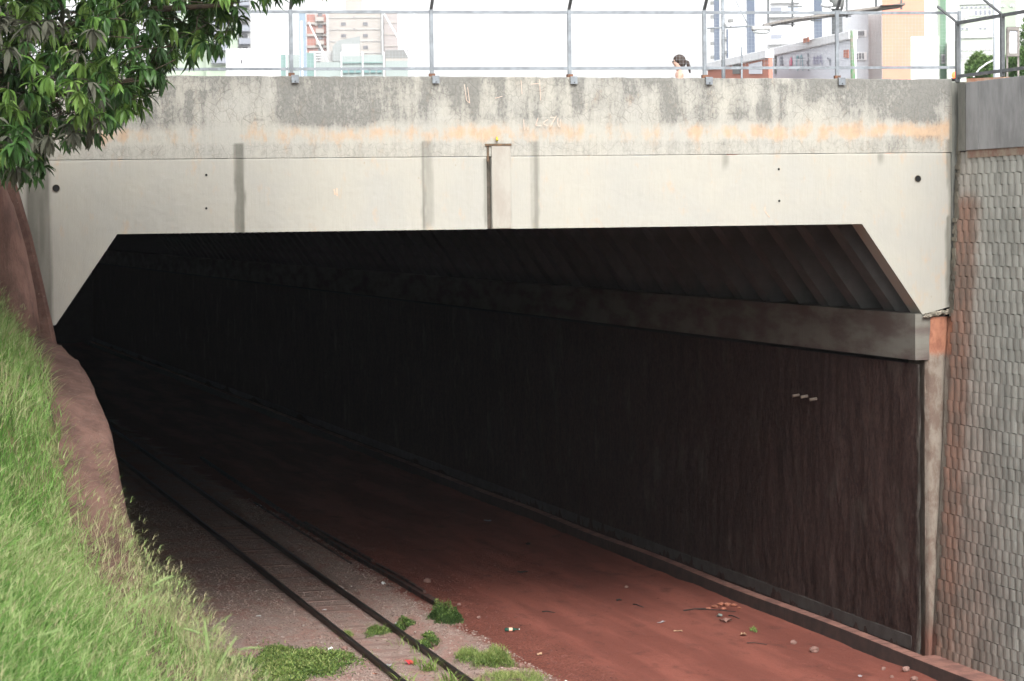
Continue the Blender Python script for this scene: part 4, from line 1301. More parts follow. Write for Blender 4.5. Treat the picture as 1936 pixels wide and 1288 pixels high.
leafy('weed', 'dark leafy weed right of the right rail, lower of the two', 'weed', (808, 1213), 22, 8, .10, 1700, .30, .010, .03, 'leafy weeds by the right rail')
leafy('bush', 'yellow green feathery bush at the road edge near the bottom', 'bush', (933, 1256), 34, 9, .26, 3600, .62, .006, .05)
leafy('weed', 'pale feathery weed left of the yellow green bush', 'weed', (888, 1246), 28, 9, .12, 1500, .6, .006, .045, 'leafy weeds by the right rail')
leafy('weed', 'wide thin dry weed at the bottom edge between rail and road', 'weed', (960, 1290), 75, 10, .12, 2600, .72, .005, .05)
leafy('weed', 'low green weed left of the right rail under a grassy tuft', 'weed', (712, 1190), 22, 8, .10, 1500, .45, .008, .03)
leafy('weed', 'small pale weed on the sleepers between the rails', 'weed', (655, 1197), 12, 5, .06, 500, .6, .006, .03)
for lab, uv, n, h, wd, t in (('grassy tuft left of the right rail, farthest of the row', (722, 1190), 26, .26, .012, .62), ('arching grass sprout beside the right rail, highest of the sprouts', (765, 1215), 14, .26, .016, .7), ('arching sprout leaning on the right rail just below the highest sprout', (790, 1228), 10, .24, .016, .68),
                             ('broad leaved grass clump in front of the red scrap', (812, 1262), 48, .30, .022, .62), ('tall broad leaved grass clump at the bottom edge on the right rail', (848, 1292), 60, .34, .024, .6), ('light green weed stalk at the bottom edge between the rails', (766, 1288), 22, .28, .024, .7), ('thin grass tuft on the sleepers beside grey litter', (735, 1262), 24, .16, .012, .6),
                             ('low grass clump just left of the broad clump', (785, 1250), 22, .2, .014, .55), ('small grass tuft between the rails near the left rail', (652, 1190), 12, .14, .01, .7), ('small grass tuft at the bottom edge, right of the broad clumps', (885, 1290), 22, .18, .012, .55), ('little tuft growing at the left rail foot', (700, 1235), 12, .12, .01, .55)):
    tuft(lab, uv, n, h, wd, t)
tuft('sparse pale blades at the dirt below the grass bank', (340, 1160), 20, .12, .008, .8, .25, 'small tufts below the bank')

# ------------------------------------------------------------------ litter and stones
def mm(name, c, rough=.7): return simple(name, c, tuple(x * .8 for x in c), rough, 12)
M_white = mm('white_paper', (.75, .75, .74)); M_orange = mm('orange_brick_shard', (.34, .13, .08)); M_red = mm('red_plastic', (.55, .05, .06), .4)
M_stone = mm('red_brown_stone', (.24, .14, .115)); M_gdark = mm('dark_bottle_green', (.02, .07, .05), .2); M_black = mm('black_plastic', (.03, .028, .026), .6); M_tan = mm('tan_cardboard', (.45, .29, .18)); M_greyl = mm('grey_wet_paper', (.36, .33, .34))
def scrap(name, label, cat, uv, w, h, hz, mat, group=None, seed=0, z=0.0):
    """crumpled folded sheet"""
    c_ = onz(*uv, 0)
    r_ = random.Random(seed + int(uv[0]))
    W_, D_ = w / 121, max(h / 121 * 2.2, .03)
    m = MB(); nx, ny = 4, 3
    vs = [(-W_ / 2 + W_ * i_ / nx + r_.uniform(-.1, .1) * W_ / nx, -D_ / 2 + D_ * j / ny, r_.uniform(0, hz)) for j in range(ny + 1) for i_ in range(nx + 1)]
    nb = len(vs)
    vs += [(x, y, zz2 - .004) for x, y, zz2 in vs]
    fs = []
    for j in range(ny):
        for i_ in range(nx):
            a = j * (nx + 1) + i_
            q = (a, a + 1, a + nx + 2, a + nx + 1)
            fs += [q, tuple(k + nb for k in reversed(q))]
    m.add(vs, fs)
    zz3 = float(ground_z(np.array([c_[0]]), np.array([c_[1]]))[0]) + .012 + z
    return tag(m.build(name, mat, loc=(c_[0], c_[1], zz3), rz=r_.uniform(-.6, .6)), label, cat, group)
def stone(label, uv, r_, mat=None, group='loose stones on the dirt', seed=1):
    c_ = onz(*uv, 0)
    m = MB(); R3_ = r_ / 121
    m.blob((0, 0, R3_ * .45), (R3_, R3_ * .9, R3_ * .72), 9, 6, .22, seed + int(uv[0]))
    return tag(m.build('stone', mat or M_stone, loc=(c_[0], c_[1], float(ground_z(np.array([c_[0]]), np.array([c_[1]]))[0]))), label, 'stone', group)
def stick(label, a, b, r_=.012, mat=None):
    p, q = onz(*a, .0), onz(*b, .0)
    m = MB(); d_ = Vector([float(x) for x in (q - p)])
    m.tube([(0, 0, 0), d_ * .4 + Vector((0, .02, .012)), d_], [r_, r_ * .9, r_ * .6], 6)
    return tag(m.build('stick', mat or M_black, loc=(p[0], p[1], float(ground_z(np.array([p[0]]), np.array([p[1]]))[0]) + r_)), label, 'stick', 'dark sticks on the dirt road')
scrap('paper_scrap', 'white scrap on the ballast beside the long old rail', 'litter', (725, 1104), 8, 6, .05, M_white)
scrap('paper_scrap', 'white scrap behind the right rail among weeds', 'litter', (753, 1176), 13, 7, .05, M_white)
scrap('paper_scrap', 'white scrap at the right edge of the green weed patch', 'litter', (625, 1232), 8, 5, .05, M_white)
scrap('paper_scrap', 'flat white scrap on the ballast above the green weed patch', 'litter', (489, 1169), 9, 3, .02, M_white)
scrap('paper_scrap', 'small pale scrap lying between the rails', 'litter', (613, 1149), 8, 4, .02, M_white)
scrap('paper_scrap', 'faint white scraps far inside beside the old rail', 'litter', (490, 955), 14, 4, .02, M_white)
scrap('paper_scrap', 'grey crumpled paper against the left rail near the bottom', 'litter', (732, 1256), 16, 9, .05, M_greyl)
scrap('plastic_packet', 'red plastic packet between the rails near the bottom', 'litter', (775, 1250), 18, 7, .07, M_red)
scrap('dry_leaf', 'orange dry leaf beside the left rail near the bottom', 'litter', (705, 1272), 20, 5, .04, mm('orange_dry_leaf', (.5, .2, .12)))
scrap('paper_scrap', 'faint white scraps deep in the tunnel mouth', 'litter', (922, 983), 20, 5, .03, M_greyl)
scrap('paper_scrap', 'thin white strip lying on the dirt road', 'litter', (1250, 1170), 22, 3, .02, M_greyl)
scrap('cardboard_scrap', 'thin tan strip on the road below the white strip', 'litter', (1282, 1186), 18, 3, .02, M_tan)
scrap('cardboard_scrap', 'tan scrap with white corner right of the tan strip', 'litter', (1406, 1197), 12, 8, .04, M_tan)
scrap('cardboard_scrap', 'pale tan bar lying on the clods near the yellow green bush', 'litter', (1020, 1234), 10, 7, .03, M_tan)
scrap('paper_scrap', 'two tiny white scraps at the bottom edge below the road', 'litter', (1070, 1286), 6, 4, .04, M_white)
scrap('paper_scrap', 'tiny white scrap at the bottom right near the drain', 'litter', (1626, 1275), 6, 4, .02, M_greyl)
scrap('plastic_sheet', 'crumpled brown sheet with white edge near the orange shards', 'litter', (1372, 1172), 22, 9, .06, mm('brown_plastic', (.27, .15, .12)))
scrap('glass_bit', 'pale green glass bit beside the crumpled brown sheet', 'litter', (1360, 1162), 8, 7, .05, mm('pale_green_glass', (.35, .42, .38), .3))
scrap('black_rag', 'dark crumpled rag on the dirt road middle', 'litter', (988, 1079), 28, 6, .04, M_black)
scrap('black_rag', 'small black lump far up the dirt road', 'litter', (998, 1027), 6, 7, .07, M_black)
scrap('black_rag', 'small dark lump left of the orange shards', 'litter', (1170, 1128), 12, 5, .04, M_black)
# green bottle with orange label
c_ = onz(967, 1191, 0)
BT = empty('bottle', (c_[0], c_[1], -.03), -YAW + .1, 'dark green bottle with orange and white label lying on the red clods', 'bottle')
mb = MB(); mb.tube([(-.16, 0, .05), (-.15, 0, .05), (.05, 0, .05), (.10, 0, .05), (.17, 0, .05)], [.03, .042, .042, .018, .015], 14); mb.build('glass_body', M_gdark, BT, smooth=True); BT.scale = (.75, .75, .75)
mb = MB(); mb.tube([(-.06, 0, .05), (.02, 0, .05)], [.0435, .0435], 14, cap=False); mb.build('label_band', mm('orange_white_label', (.85, .5, .35), .5), BT, smooth=True)
mb = MB(); mb.tube([(.17, 0, .05), (.19, 0, .05)], [.017, .017], 10); mb.build('cap', M_white, BT)
# orange shards and burnt sticks at the drain edge
pl = onz(1372, 1144, 0)
for k, (u, v, r_) in enumerate(((1352, 1143, 7), (1363, 1139, 8), (1375, 1141, 9), (1388, 1143, 7), (1340, 1147, 6), (1398, 1148, 5), (1368, 1146, 6))):
    p = onz(u, v, 0); m = MB(); rr = r_ / 121
    m.blob((0, 0, rr * .35), (rr, rr * 1.2, rr * .5), 7, 5, .3, k)
    tag(m.build('brick_shard', M_orange, loc=(p[0], p[1], float(ground_z(np.array([p[0]]), np.array([p[1]]))[0]))), ('orange shard third from the left of the heap by the drain', 'orange shard at the top centre of the heap by the drain', 'largest orange shard in the middle right of the heap', 'orange shard second from the right of the heap', 'leftmost orange shard of the heap beside the burnt stick', 'rightmost small orange shard at the drain edge', 'orange shard lowest in the middle of the heap')[k], 'brick', 'orange shards heaped beside the drain')
stick('long dark stick lying left of the orange shards', (1292, 1150), (1345, 1146))
stick('thin dark branch under the orange shards', (1318, 1147), (1392, 1152), .01)
stick('short dark stick below the crumpled sheet', (1378, 1160), (1398, 1166))
stick('thin curved stick on the road above the big stone', (1412, 1212), (1450, 1215), .009)
stick('short dark stick alone on the middle of the road', (1025, 1148), (1050, 1150))
stick('bent dark twig left of the sticks', (1197, 1135), (1217, 1141))
stick('small black twig by the white scrap near the old rail', (730, 1108), (745, 1110), .009)
stone('largest pale red stone on the road near the drain', (1540, 1227), 10)
stone('rounded brown stone right of the old rail above the bush', (808, 1098), 9)
for lab, uv, r_ in (('small orange stone left of the large stone', (1500, 1213), 7), ('orange lump at the bottom right beside the drain edge', (1713, 1270), 8), ('second orange lump at the bottom right corner of the road', (1728, 1284), 7), ('small pale lump left of the two orange lumps', (1670, 1262), 5), ('small stone below the orange lump', (1686, 1276), 4),
                    ('small tan stone on the road above the thin sticks', (1184, 1106), 5), ('pale stone at the road edge near the bush', (868, 1140), 5), ('small stone in the clods by the bottle', (1000, 1255), 4), ('tan slab edge beside the yellow green bush', (985, 1262), 8), ('flat reddish stone by the left rail', (652, 1223), 7), ('little red stone left of the bottle', (905, 1165), 4), ('small stone on the gravel at the bottom middle', (668, 1248), 5)):
    stone(lab, uv, r_)
P = onz(1425, 1188)
leafy('weed', 'tiny green sprout on the dirt road', 'weed', (1425, 1188), 6, 3, .04, 90, .5)

# ------------------------------------------------------------------ small bird on the pilaster
bx = fw(7.06, -.06, 8.305)
BD = empty('bird', bx, FA, 'tiny yellow bellied bird perched on top of the pilaster', 'bird')
BD.scale = (.75, .75, .75)
mb = MB(); mb.blob((0, 0, .045), (.028, .04, .035), 10, 7); mb.blob((-.004, -.012, .082), (.02, .022, .02), 10, 6); mb.build('body', mm('yellow_belly', (.6, .5, .06)), BD, smooth=True)
mb = MB(); mb.blob((-.002, .006, .092), (.021, .022, .014), 10, 6); mb.blob((0, .025, .055), (.027, .035, .03), 10, 6); mb.tube([(0, .05, .045), (0, .10, .015)], [.012, .008], 6); mb.build('back', mm('brown_back', (.10, .08, .05)), BD, smooth=True)
mb = MB(); mb.tube([(-.02, -.02, .082), (-.04, -.026, .08)], [.004, .001], 6); mb.build('beak', M_black, BD)
mb = MB(); mb.tube([(-.008, 0, .02), (-.008, 0, -.002)], .002, 5); mb.tube([(.008, 0, .02), (.008, 0, -.002)], .002, 5); mb.build('legs', M_black, BD)

# red scribbles on the parapet
def stroke(mb, pts, w=.008, y=-.043):
    P_ = [onf(u, v, -.04) for u, v in pts]
    for (x0, z0), (x1, z1) in zip(P_[:-1], P_[1:]):
        d_ = math.hypot(x1 - x0, z1 - z0) + 1e-6; nx, nz2_ = -(z1 - z0) / d_ * w / 2, (x1 - x0) / d_ * w / 2
        mb.add([(x0 - nx, y, z0 - nz2_), (x1 - nx, y, z1 - nz2_), (x1 + nx, y, z1 + nz2_), (x0 + nx, y, z0 + nz2_)], [(0, 1, 2, 3)])
M_scr = simple('faded_red_paint', (0.52, 0.36, 0.29), (0.55, 0.45, 0.37), .9, 12)
mb = MB()
for pts in (((1017, 223), (1013, 237), (1024, 238)), ((1036, 226), (1029, 230), (1028, 235), (1036, 238)), ((1040, 222), (1050, 222), (1040, 238)), ((1052, 219), (1040, 241)), ((1055, 222), (1054, 234), (1057, 240), (1060, 238), (1060, 226)), ((990, 226), (991, 246)), ((998, 240), (998, 246)),
            ((1004, 159), (1020, 158)), ((1020, 150), (1022, 190)), ((878, 160), (882, 190), (888, 195), (884, 165)), ((936, 186), (950, 182)), ((985, 152), (987, 178))):
    stroke(mb, pts)
mb.build('red_scribble', M_scr, UP)
mb = MB()
for pts in (((1448, 392), (1446, 399)), ((1448, 400), (1456, 411))):
    stroke(mb, pts, .012, -.008)
for pts in (((632, 358), (634, 368)), ((637, 356), (638, 371))):
    stroke(mb, pts, .02, -.008)
mb.build('rust_mark', simple('faint_rust_mark', (0.55, 0.35, 0.25), (0.5, 0.42, 0.33), .9, 12), UP)

# ------------------------------------------------------------------ beyond the bridge
def cz(u, v, d):
    return float(ondist(u, v, d)[2])
class Bld:
    """a building standing square to the view; parts given by where they show at distance d"""
    def __init__(s, name, label, cat, u0, u1, d, group=None):
        s.d = d; s.uc = (u0 + u1) / 2
        P = ondist(s.uc, 400, d)
        s.e = empty(name, (P[0], P[1], STREET), -YAW - atan((s.uc - 968) / FPX), label, cat, group)
        s.px = FPX / d
    def box(s, part, u0, u1, v0, v1, y0, y1, mat, parent=None, base=False):
        z1 = cz(s.uc, v0, s.d) - STREET; z0 = 0 if base else cz(s.uc, v1, s.d) - STREET
        m = MB(); m.span((u0 - s.uc) / s.px, (u1 - s.uc) / s.px, y0, y1, z0, z1)
        return m.build(part, mat, parent or s.e)
    def window(s, u0, u1, v0, v1, y, mf, mp, proud=.12):
        f = s.box('window', u0, u1, v0, v1, y - proud, y, mf)
        p = s.box('pane', u0 + (u1 - u0) * .12, u1 - (u1 - u0) * .12, v0 + (v1 - v0) * .12, v1 - (v1 - v0) * .12, y - proud - .05, y - proud, mp, f)
        return f
def bm(name, c, rough=.8): return simple(name, c, tuple(x * .93 for x in c), rough, .25, bump=0)
B_white = bm('white_render', (.66, .67, .68)); B_grey = bm('pale_grey_render', (.36, .36, .355)); B_lgreen = bm('pale_green_render', (.32, .385, .30)); B_blue = bm('slate_blue_strip', (.10, .125, .17)); B_brick = bm('salmon_brick', (.32, .16, .13)); B_salmon = bm('salmon_render', (.62, .28, .20))
B_dk = bm('dark_window', (.12, .12, .13), .3); B_teal = bm('teal_netting', (.17, .26, .245)); B_cream = bm('cream_concrete', (.34, .315, .29)); B_green = bm('green_strip', (.13, .22, .15)); B_pg = bm('mint_render', (.42, .465, .40)); B_wb = bm('pale_blue_render', (.36, .39, .45)); B_gb = bm('grey_balcony', (.22, .235, .27)); B_mg = bm('mid_grey', (.19, .195, .19))
# left residential tower behind the tree
b = Bld('apartment_tower', 'green and white apartment tower with grey balconies behind the mango tree', 'building', 345, 480, 560)
b.box('wall', 300, 440, -80, 140, 0, 14, B_lgreen, base=True)
b.box('wing', 395, 455, 30, 140, -3, 0, B_lgreen, base=True)
for k in range(8):
    v = -70 + 24 * k
    b.box('balcony', 457, 478, v + 2, v + 13, -4, 0, B_gb); b.box('balcony', 405, 436, v + 14, v + 25, -5, -3, B_gb)
    b.window(462, 476, v - 9, v + 1, 0, B_white, B_dk)
    b.window(412, 428, v + 2, v + 12, -3.1, B_white, B_dk)
b.box('core_wall', 455, 480, -80, 140, 0, 10, B_grey, base=True)
b = Bld('white_warehouse', 'plain white block with one tiny window left of the first bridge fence post', 'building', 433, 545, 330)
b.box('wall', 433, 548, 93, 140, 0, 14, B_white, base=True); b.window(460, 464, 113, 121, 0, B_grey, B_dk); b.box('roof_box', 480, 500, 90, 93, 3, 6, B_grey)
# tower under construction
b = Bld('unfinished_tower', 'unfinished concrete tower with salmon brick wing and bare windows behind the fence', 'building', 585, 757, 630)
b.box('brick_wing', 586, 622, 28, 140, 0, 16, B_brick, base=True)
for k in range(5):
    v = 30 + 22 * k
    b.box('floor_slab', 585, 624, v + 13, v + 17.5, -.6, 0, B_cream)
    b.window(607, 616, v - 6, v + 2, 0, B_mg, B_dk); b.box('balcony', 603, 618, v + 4, v + 12, -1.5, -.1, B_cream)
b.box('column', 602, 605, 28, 50, -.9, 0, B_cream)
b.box('concrete_core', 628, 727, 22, 140, -2, 14, B_cream, base=True)
for v in (44, 66, 88):
    b.window(649, 661, v, v + 8, -2, B_cream, B_dk) if v < 88 else None
    b.window(690, 702, v, v + 8, -2, B_cream, B_dk)
for v in (34, 56):
    b.window(673, 677, v, v + 3.5, -2, B_cream, B_dk)
for v in (22, 36, 58, 80, 102):
    b.box('slab_line', 628, 727, v, v + 1.2, -2.2, -2, B_grey)
b.box('right_wing', 731, 757, 24, 140, 0, 12, bm('warm_grey_render', (.32, .29, .28)), base=True)
for v in (44, 66, 88, 110): b.box('slab_line', 731, 757, v, v + 2, -.2, 0, B_cream)
b.box('roof_block', 659, 690, -60, 22, 0, 8, B_cream); b.box('roof_stair', 690, 700, -60, 22, 1, 8, B_wb); b.box('water_tank', 607, 656, 3, 22, 2, 8, B_white)
b.box('safety_net', 572, 585, 25, 140, -2, -1.8, bm('blue_grey_net', (.22, .28, .34)), base=True)
b.box('safety_net', 623, 628, 28, 140, -3, -2.8, B_grey, base=True); b.box('hoist_mast', 724, 726, 28, 140, -4, -3.6, B_mg, base=True)
b = Bld('concrete_ramp_building', 'low grey concrete hall with slanted roof in front of the unfinished tower', 'building', 590, 770, 420)
b.box('wall', 590, 637, 97, 140, 0, 8, B_grey, base=True)
P0 = [(634, 118), (634, 90), (645, 79), (686, 71), (686, 118)]
m = MB(); m.prism([((u - b.uc) / b.px, cz(b.uc, v, b.d) - STREET) for u, v in P0], -2, 6); m.build('slanted_block', bm('slant_concrete', (.25, .27, .265)), b.e)
b.box('recess', 651, 685, 86, 140, -2.3, -2.1, B_grey, base=True); b.box('side_hall', 733, 775, 97, 113, -1, 6, B_mg)
b.box('side_wall', 733, 775, 113, 140, -1, 6, B_cream, base=True)
for k in range(4): b.box('stair_rail', 590, 612, 99 + k * 5, 100.5 + k * 5, -.5, -.2, B_white)
b = Bld('hoarding', 'teal green netted construction hoarding along the bottom of the view left of centre', 'fence', 535, 780, 300)
for k, (a, c_, v) in enumerate(((536, 547, 103), (548, 572, 104), (585, 600, 100), (600, 650, 118), (650, 690, 107), (690, 730, 105), (733, 776, 117))):
    b.box('net_panel', a, c_ - 1, v, 140, 0, .3, B_teal if k in (0, 2) else bm('pale_teal_net_%s' % 'abcdefg'[k], (.27, .31, .30)), base=True)
for a in (547, 600, 650, 690, 730): b.box('net_post', a - 1, a + 1, 100, 140, -.3, 0, B_white, base=True)
for a, c_ in ((652, 690), (692, 728)):
    b.box('net_rail', a, c_, 119, 121, -.25, -.05, B_teal)
    for k in range(3): b.box('dark_panel', a + 1 + k * 12, a + 10 + k * 12, 133, 139, -.3, -.1, bm('dark_teal', (.16, .26, .26)) if (k == 0 and a == 652) else bpy.data.materials['dark_teal'])
def cable(name, label, cat, a, b_, d, r_, mat):
    p = ondist(*a, d); q = ondist(*b_, d)
    m = MB(); m.tube([(0, 0, 0), q - p], r_, 6)
    return tag(m.build(name, mat, loc=p), label, cat)
cable('stay_cable', 'pale slanted stay cable left of the unfinished tower windows', 'cable', (583, 42), (632, 142), 300, .10, B_white)
cable('stay_cable', 'pale slanted stay cable right of the unfinished tower', 'cable', (711, 0), (780, 120), 300, .10, B_white)
def pole(name, label, u, v0, d, r_, mat, cat='pole', group=None):
    p = ondist(u, v0, d)
    m = MB(); m.tube([(0, 0, 0), (0, 0, float(p[2]) - STREET)], [r_, r_ * .95], 12)
    return tag(m.build(name, mat, loc=(p[0], p[1], STREET), smooth=True), label, cat, group)
pole('mast', 'thin white mast in front of the blue grey net', 570, 40, 300, .12, B_white); pole('mast', 'thin grey mast standing alone near the middle of the view', 1011, -60, 280, .05, B_grey); pole('mast', 'thin pale mast right of the teal hoarding', 783, 15, 300, .06, B_white)

# right-hand white tower with blue strips
b = Bld('striped_tower', 'white tower with slate blue vertical strips behind the street lamp', 'building', 1345, 1560, 520)
b.box('wall', 1364, 1600, -80, 150, 0, 14, B_white, base=True)
b.box('blue_strip', 1353, 1364, -80, 150, .2, 8, B_blue, base=True); b.box('blue_strip', 1415, 1430, -80, 150, -.4, 0, B_blue, base=True); b.box('blue_strip', 1541, 1556, -80, 150, -.4, 0, B_blue, base=True)
b.box('dark_slot', 1376.5, 1380, 55, 150, -.3, 0, B_blue)
for v in (2, 28, 54, 78, 104): b.box('air_conditioner', 1346, 1353, v, v + 6, 0, 1.2, B_mg)
for v in (45, 70, 96): b.box('air_conditioner', 1370, 1377, v, v + 5, -1.2, 0, B_mg)
for v in (15, 66, 118):
    b.box('balcony', 1454, 1517, v + 12, v + 20, -1.5, 0, B_white)
    b.window(1456, 1484, v, v + 11, 0, B_white, B_gb); b.window(1488, 1515, v, v + 11, 0, B_white, B_wb)
for v in (8, 36): b.box('slab_line', 1459, 1514, v, v + 1, -1.0, 0, B_grey)
# white blocks and salmon building
b = Bld('white_block', 'white building with dark ribbon windows left of the salmon building', 'building', 1590, 1672, 270)
b.box('wall', 1590, 1672, 30, 150, 0, 10, B_white, base=True); b.box('lower_wing', 1560, 1643, 30, 150, -2, 0, bm('cool_white_render', (.42, .445, .48)), base=True)
for u0_, u1_, v, v2 in ((1606, 1640, 61, 73), (1606, 1640, 102, 117)):
    b.window(u0_, u1_, v, v2, -2, B_white, B_dk)
for u_ in (1612, 1618, 1624, 1630, 1635): b.box('mullion', u_, u_ + 1, 102, 117, -2.4, -2.18, B_white)
b = Bld('salmon_building', 'tall salmon orange building with blank wall right of centre', 'building', 1670, 1752, 260)
b.box('wall', 1670, 1749, -80, 150, 0, 10, B_salmon, base=True); b.box('pipe', 1669, 1670, 25, 150, -.2, 0, B_grey)
b = Bld('white_shed', 'low white building standing before the salmon building', 'building', 1724, 1776, 240)
b.box('wall', 1724, 1776, 70, 124, 0, 6, B_white, base=True)
b = Bld('white_office', 'white building between the salmon building and the green strip', 'building', 1752, 1812, 300)
b.box('wall', 1749, 1777, -80, 150, 0, 10, B_white, base=True); b.box('side_wall', 1790, 1814, -80, 150, 0, 10, B_white, base=True); b.box('green_strip', 1779, 1790, -80, 150, -.4, 3, B_green, base=True)
b.box('light_strip', 1775, 1779, -80, 150, -.3, 0, B_lgreen, base=True); b.window(1780.5, 1788, 104, 122, -.4, B_grey, B_dk)
b.box('lower_block', 1766, 1776, 84, 150, -3, 0, B_pg, base=True); b.box('lower_block', 1791, 1813, 82, 150, -3, 0, B_pg, base=True)
# mint building at right
b = Bld('mint_building', 'pale mint building with rows of white framed windows at right edge', 'building', 1815, 1940, 350)
b.box('wall', 1815, 1890, -80, 160, 0, 12, B_pg, base=True); b.box('wall', 1890, 1921, -80, 160, -.5, 12, B_lgreen, base=True); b.box('wall', 1921, 2010, -80, 160, .5, 12, B_white, base=True)
for k in range(8):
    u = 1819 + k * 8.4
    if u < 1880:
        b.window(u, u + 6, 19, 31, 0, B_white, B_gb if k > 2 else B_wb); b.window(u, u + 6, 12.5, 17, 0, B_white, B_gb)
        b.window(u, u + 6, 99, 112, 0, B_white, B_grey); b.window(u, u + 6, 92, 97, 0, B_white, B_grey)
        if k in (0, 1, 4, 5): b.window(u, u + 6, 52, 57, 0, B_white, B_gb)
b.box('spandrel', 1816, 1878, 60, 72, -.3, 0, B_white); b.box('spandrel', 1816, 1878, -20, 9, -.3, 0, B_white)
f = b.box('air_conditioner', 1820, 1830, 30, 39, -1.0, 0, B_white); b.box('fan', 1823, 1829, 31.5, 37.5, -1.1, -1.0, B_grey, f)
for u in (1893, 1910): b.window(u, u + 7, 12, 17, -.5, B_white, B_grey)

# roadside wall building with mural, receding to the left
def wall_run(name, label, u0_, v0_, u1_, v1_, h, th_, mat, roofmat, vis_parts):
    dR = (h - 0) ; 
    # distances where the top edge of height h above the street meets the sight lines
    def dist(u, v):
        q = ray(u, v); return (STREET + h - CAM_H) / q[2]
    A_ = CAMP + ray(u0_, v0_) * dist(u0_, v0_); B_ = CAMP + ray(u1_, v1_) * dist(u1_, v1_)
    d_ = B_ - A_; L_ = float(np.hypot(d_[0], d_[1])); ang = math.atan2(d_[1], d_[0])
    e = empty(name, (A_[0], A_[1], STREET), ang, label, 'building')
    m = MB(); m.span(0, L_, 0, .10, 0, h - .2); m.build('wall', mat, e)
    m = MB(); m.span(-.02, L_ + .01, -.08, .14, h - .2, h); m.build('roof_fascia', roofmat, e, bevel=.02)
    def to_local(u, v):
        q = ray(u, v); n_ = np.array([-sin(ang), cos(ang), 0]); k = ((A_ - CAMP) @ n_) / (q @ n_); P_ = CAMP + q * k
        return float((P_ - A_) @ np.array([cos(ang), sin(ang), 0])), float(P_[2]) - STREET
    return e, to_local, L_
M_mural = bm('pale_lilac_wall', (.66, .68, .74)); M_fascia = bm('white_fascia', (.70, .71, .73)); M_redw = bm('red_brick_wall', (.46, .21, .16))
e, tl, L_ = wall_run('brick_kiosk', 'low red brick roadside building with white fascia behind the third fence bay from right', 1338, 119, 1453, 94, 3.0, .3, M_redw, M_fascia, 0)
def patch(e, tl, part, quad, mat, y=-.03):
    P_ = [tl(*q) for q in quad]
    m = MB(); m.prism([(x, z) for x, z in P_], y, y + .02)
    return m.build(part, mat, e)
patch(e, tl, 'door', [(1387, 140), (1387, 113), (1400, 111), (1400, 140)], B_mg)
patch(e, tl, 'white_sign', [(1418, 140), (1418, 122), (1442, 116), (1442, 140)], M_mural)
e, tl, L_ = wall_run('painted_wall_building', 'pale lilac roadside wall painted with graffiti letters under a white fascia', 1461, 92, 1611, 58, 3.25, .3, M_mural, M_fascia, 0)
patch(e, tl, 'door_edge', [(1466, 140), (1466, 97), (1468.5, 97), (1468.5, 140)], B_mg)
patch(e, tl, 'red_brick_patch', [(1597, 109), (1597, 95), (1606, 94), (1606, 110)], M_redw)
f = patch(e, tl, 'red_cap', [(1530, 82), (1530, 73), (1541, 70), (1541, 79)], B_salmon, -.16)
f = patch(e, tl, 'vent', [(1590, 68), (1590, 70), (1608, 67), (1608, 65)], B_mg)
def paint(part, strokes, w, mat):
    m = MB()
    for pts in strokes:
        P_ = [tl(*q) for q in pts]
        for (x0, z0), (x1, z1) in zip(P_[:-1], P_[1:]):
            d_ = math.hypot(x1 - x0, z1 - z0) + 1e-6; nx, nz_ = -(z1 - z0) / d_ * w / 2, (x1 - x0) / d_ * w / 2
            m.add([(x0 - nx, -.02, z0 - nz_), (x1 - nx, -.02, z1 - nz_), (x1 + nx, -.02, z1 + nz_), (x0 + nx, -.02, z0 + nz_)], [(0, 1, 2, 3)])
    m.build(part, mat, e)
G_grey = bm('graffiti_grey', (.30, .31, .36)); G_pink = bm('graffiti_pink', (.75, .22, .32)); G_teal = bm('graffiti_teal', (.30, .50, .55))
paint('painted_letter', [[(1477, 124), (1476, 110), (1479, 109), (1481, 124)], [(1477, 118), (1480, 118)]], .08, G_grey)
paint('painted_letter', [[(1495, 132), (1495, 114), (1498, 110)], [(1498, 124), (1498, 112)], [(1495, 120), (1498, 120)]], .08, G_pink)
paint('painted_letter', [[(1511, 107), (1507, 107), (1507, 126)], [(1510, 134), (1507, 126)], [(1507, 109), (1511, 109)]], .05, G_teal)
paint('painted_letter', [[(1514, 124), (1514, 110), (1516, 104), (1518, 110), (1519, 124), (1519, 134)]], .045, G_teal)
paint('painted_letter', [[(1529, 101), (1529, 108)], [(1530, 110), (1529, 120), (1526, 118)], [(1529, 120), (1530, 134)]], .07, G_grey)
paint('painted_letter', [[(1539, 122), (1539, 114), (1541, 108), (1543, 122)], [(1545, 122), (1546, 108), (1549, 110), (1549, 122)], [(1551, 120), (1551, 108), (1554, 108), (1556, 122)]], .09, bm('graffiti_lilac', (.42, .42, .54)))
paint('painted_letter', [[(1565, 110), (1569, 113), (1572, 113)], [(1569, 113), (1571, 124)]], .05, G_grey)
paint('painted_line', [[(1523, 90), (1540, 86), (1563, 82)]], .03, bm('graffiti_faint', (.46, .48, .58)))

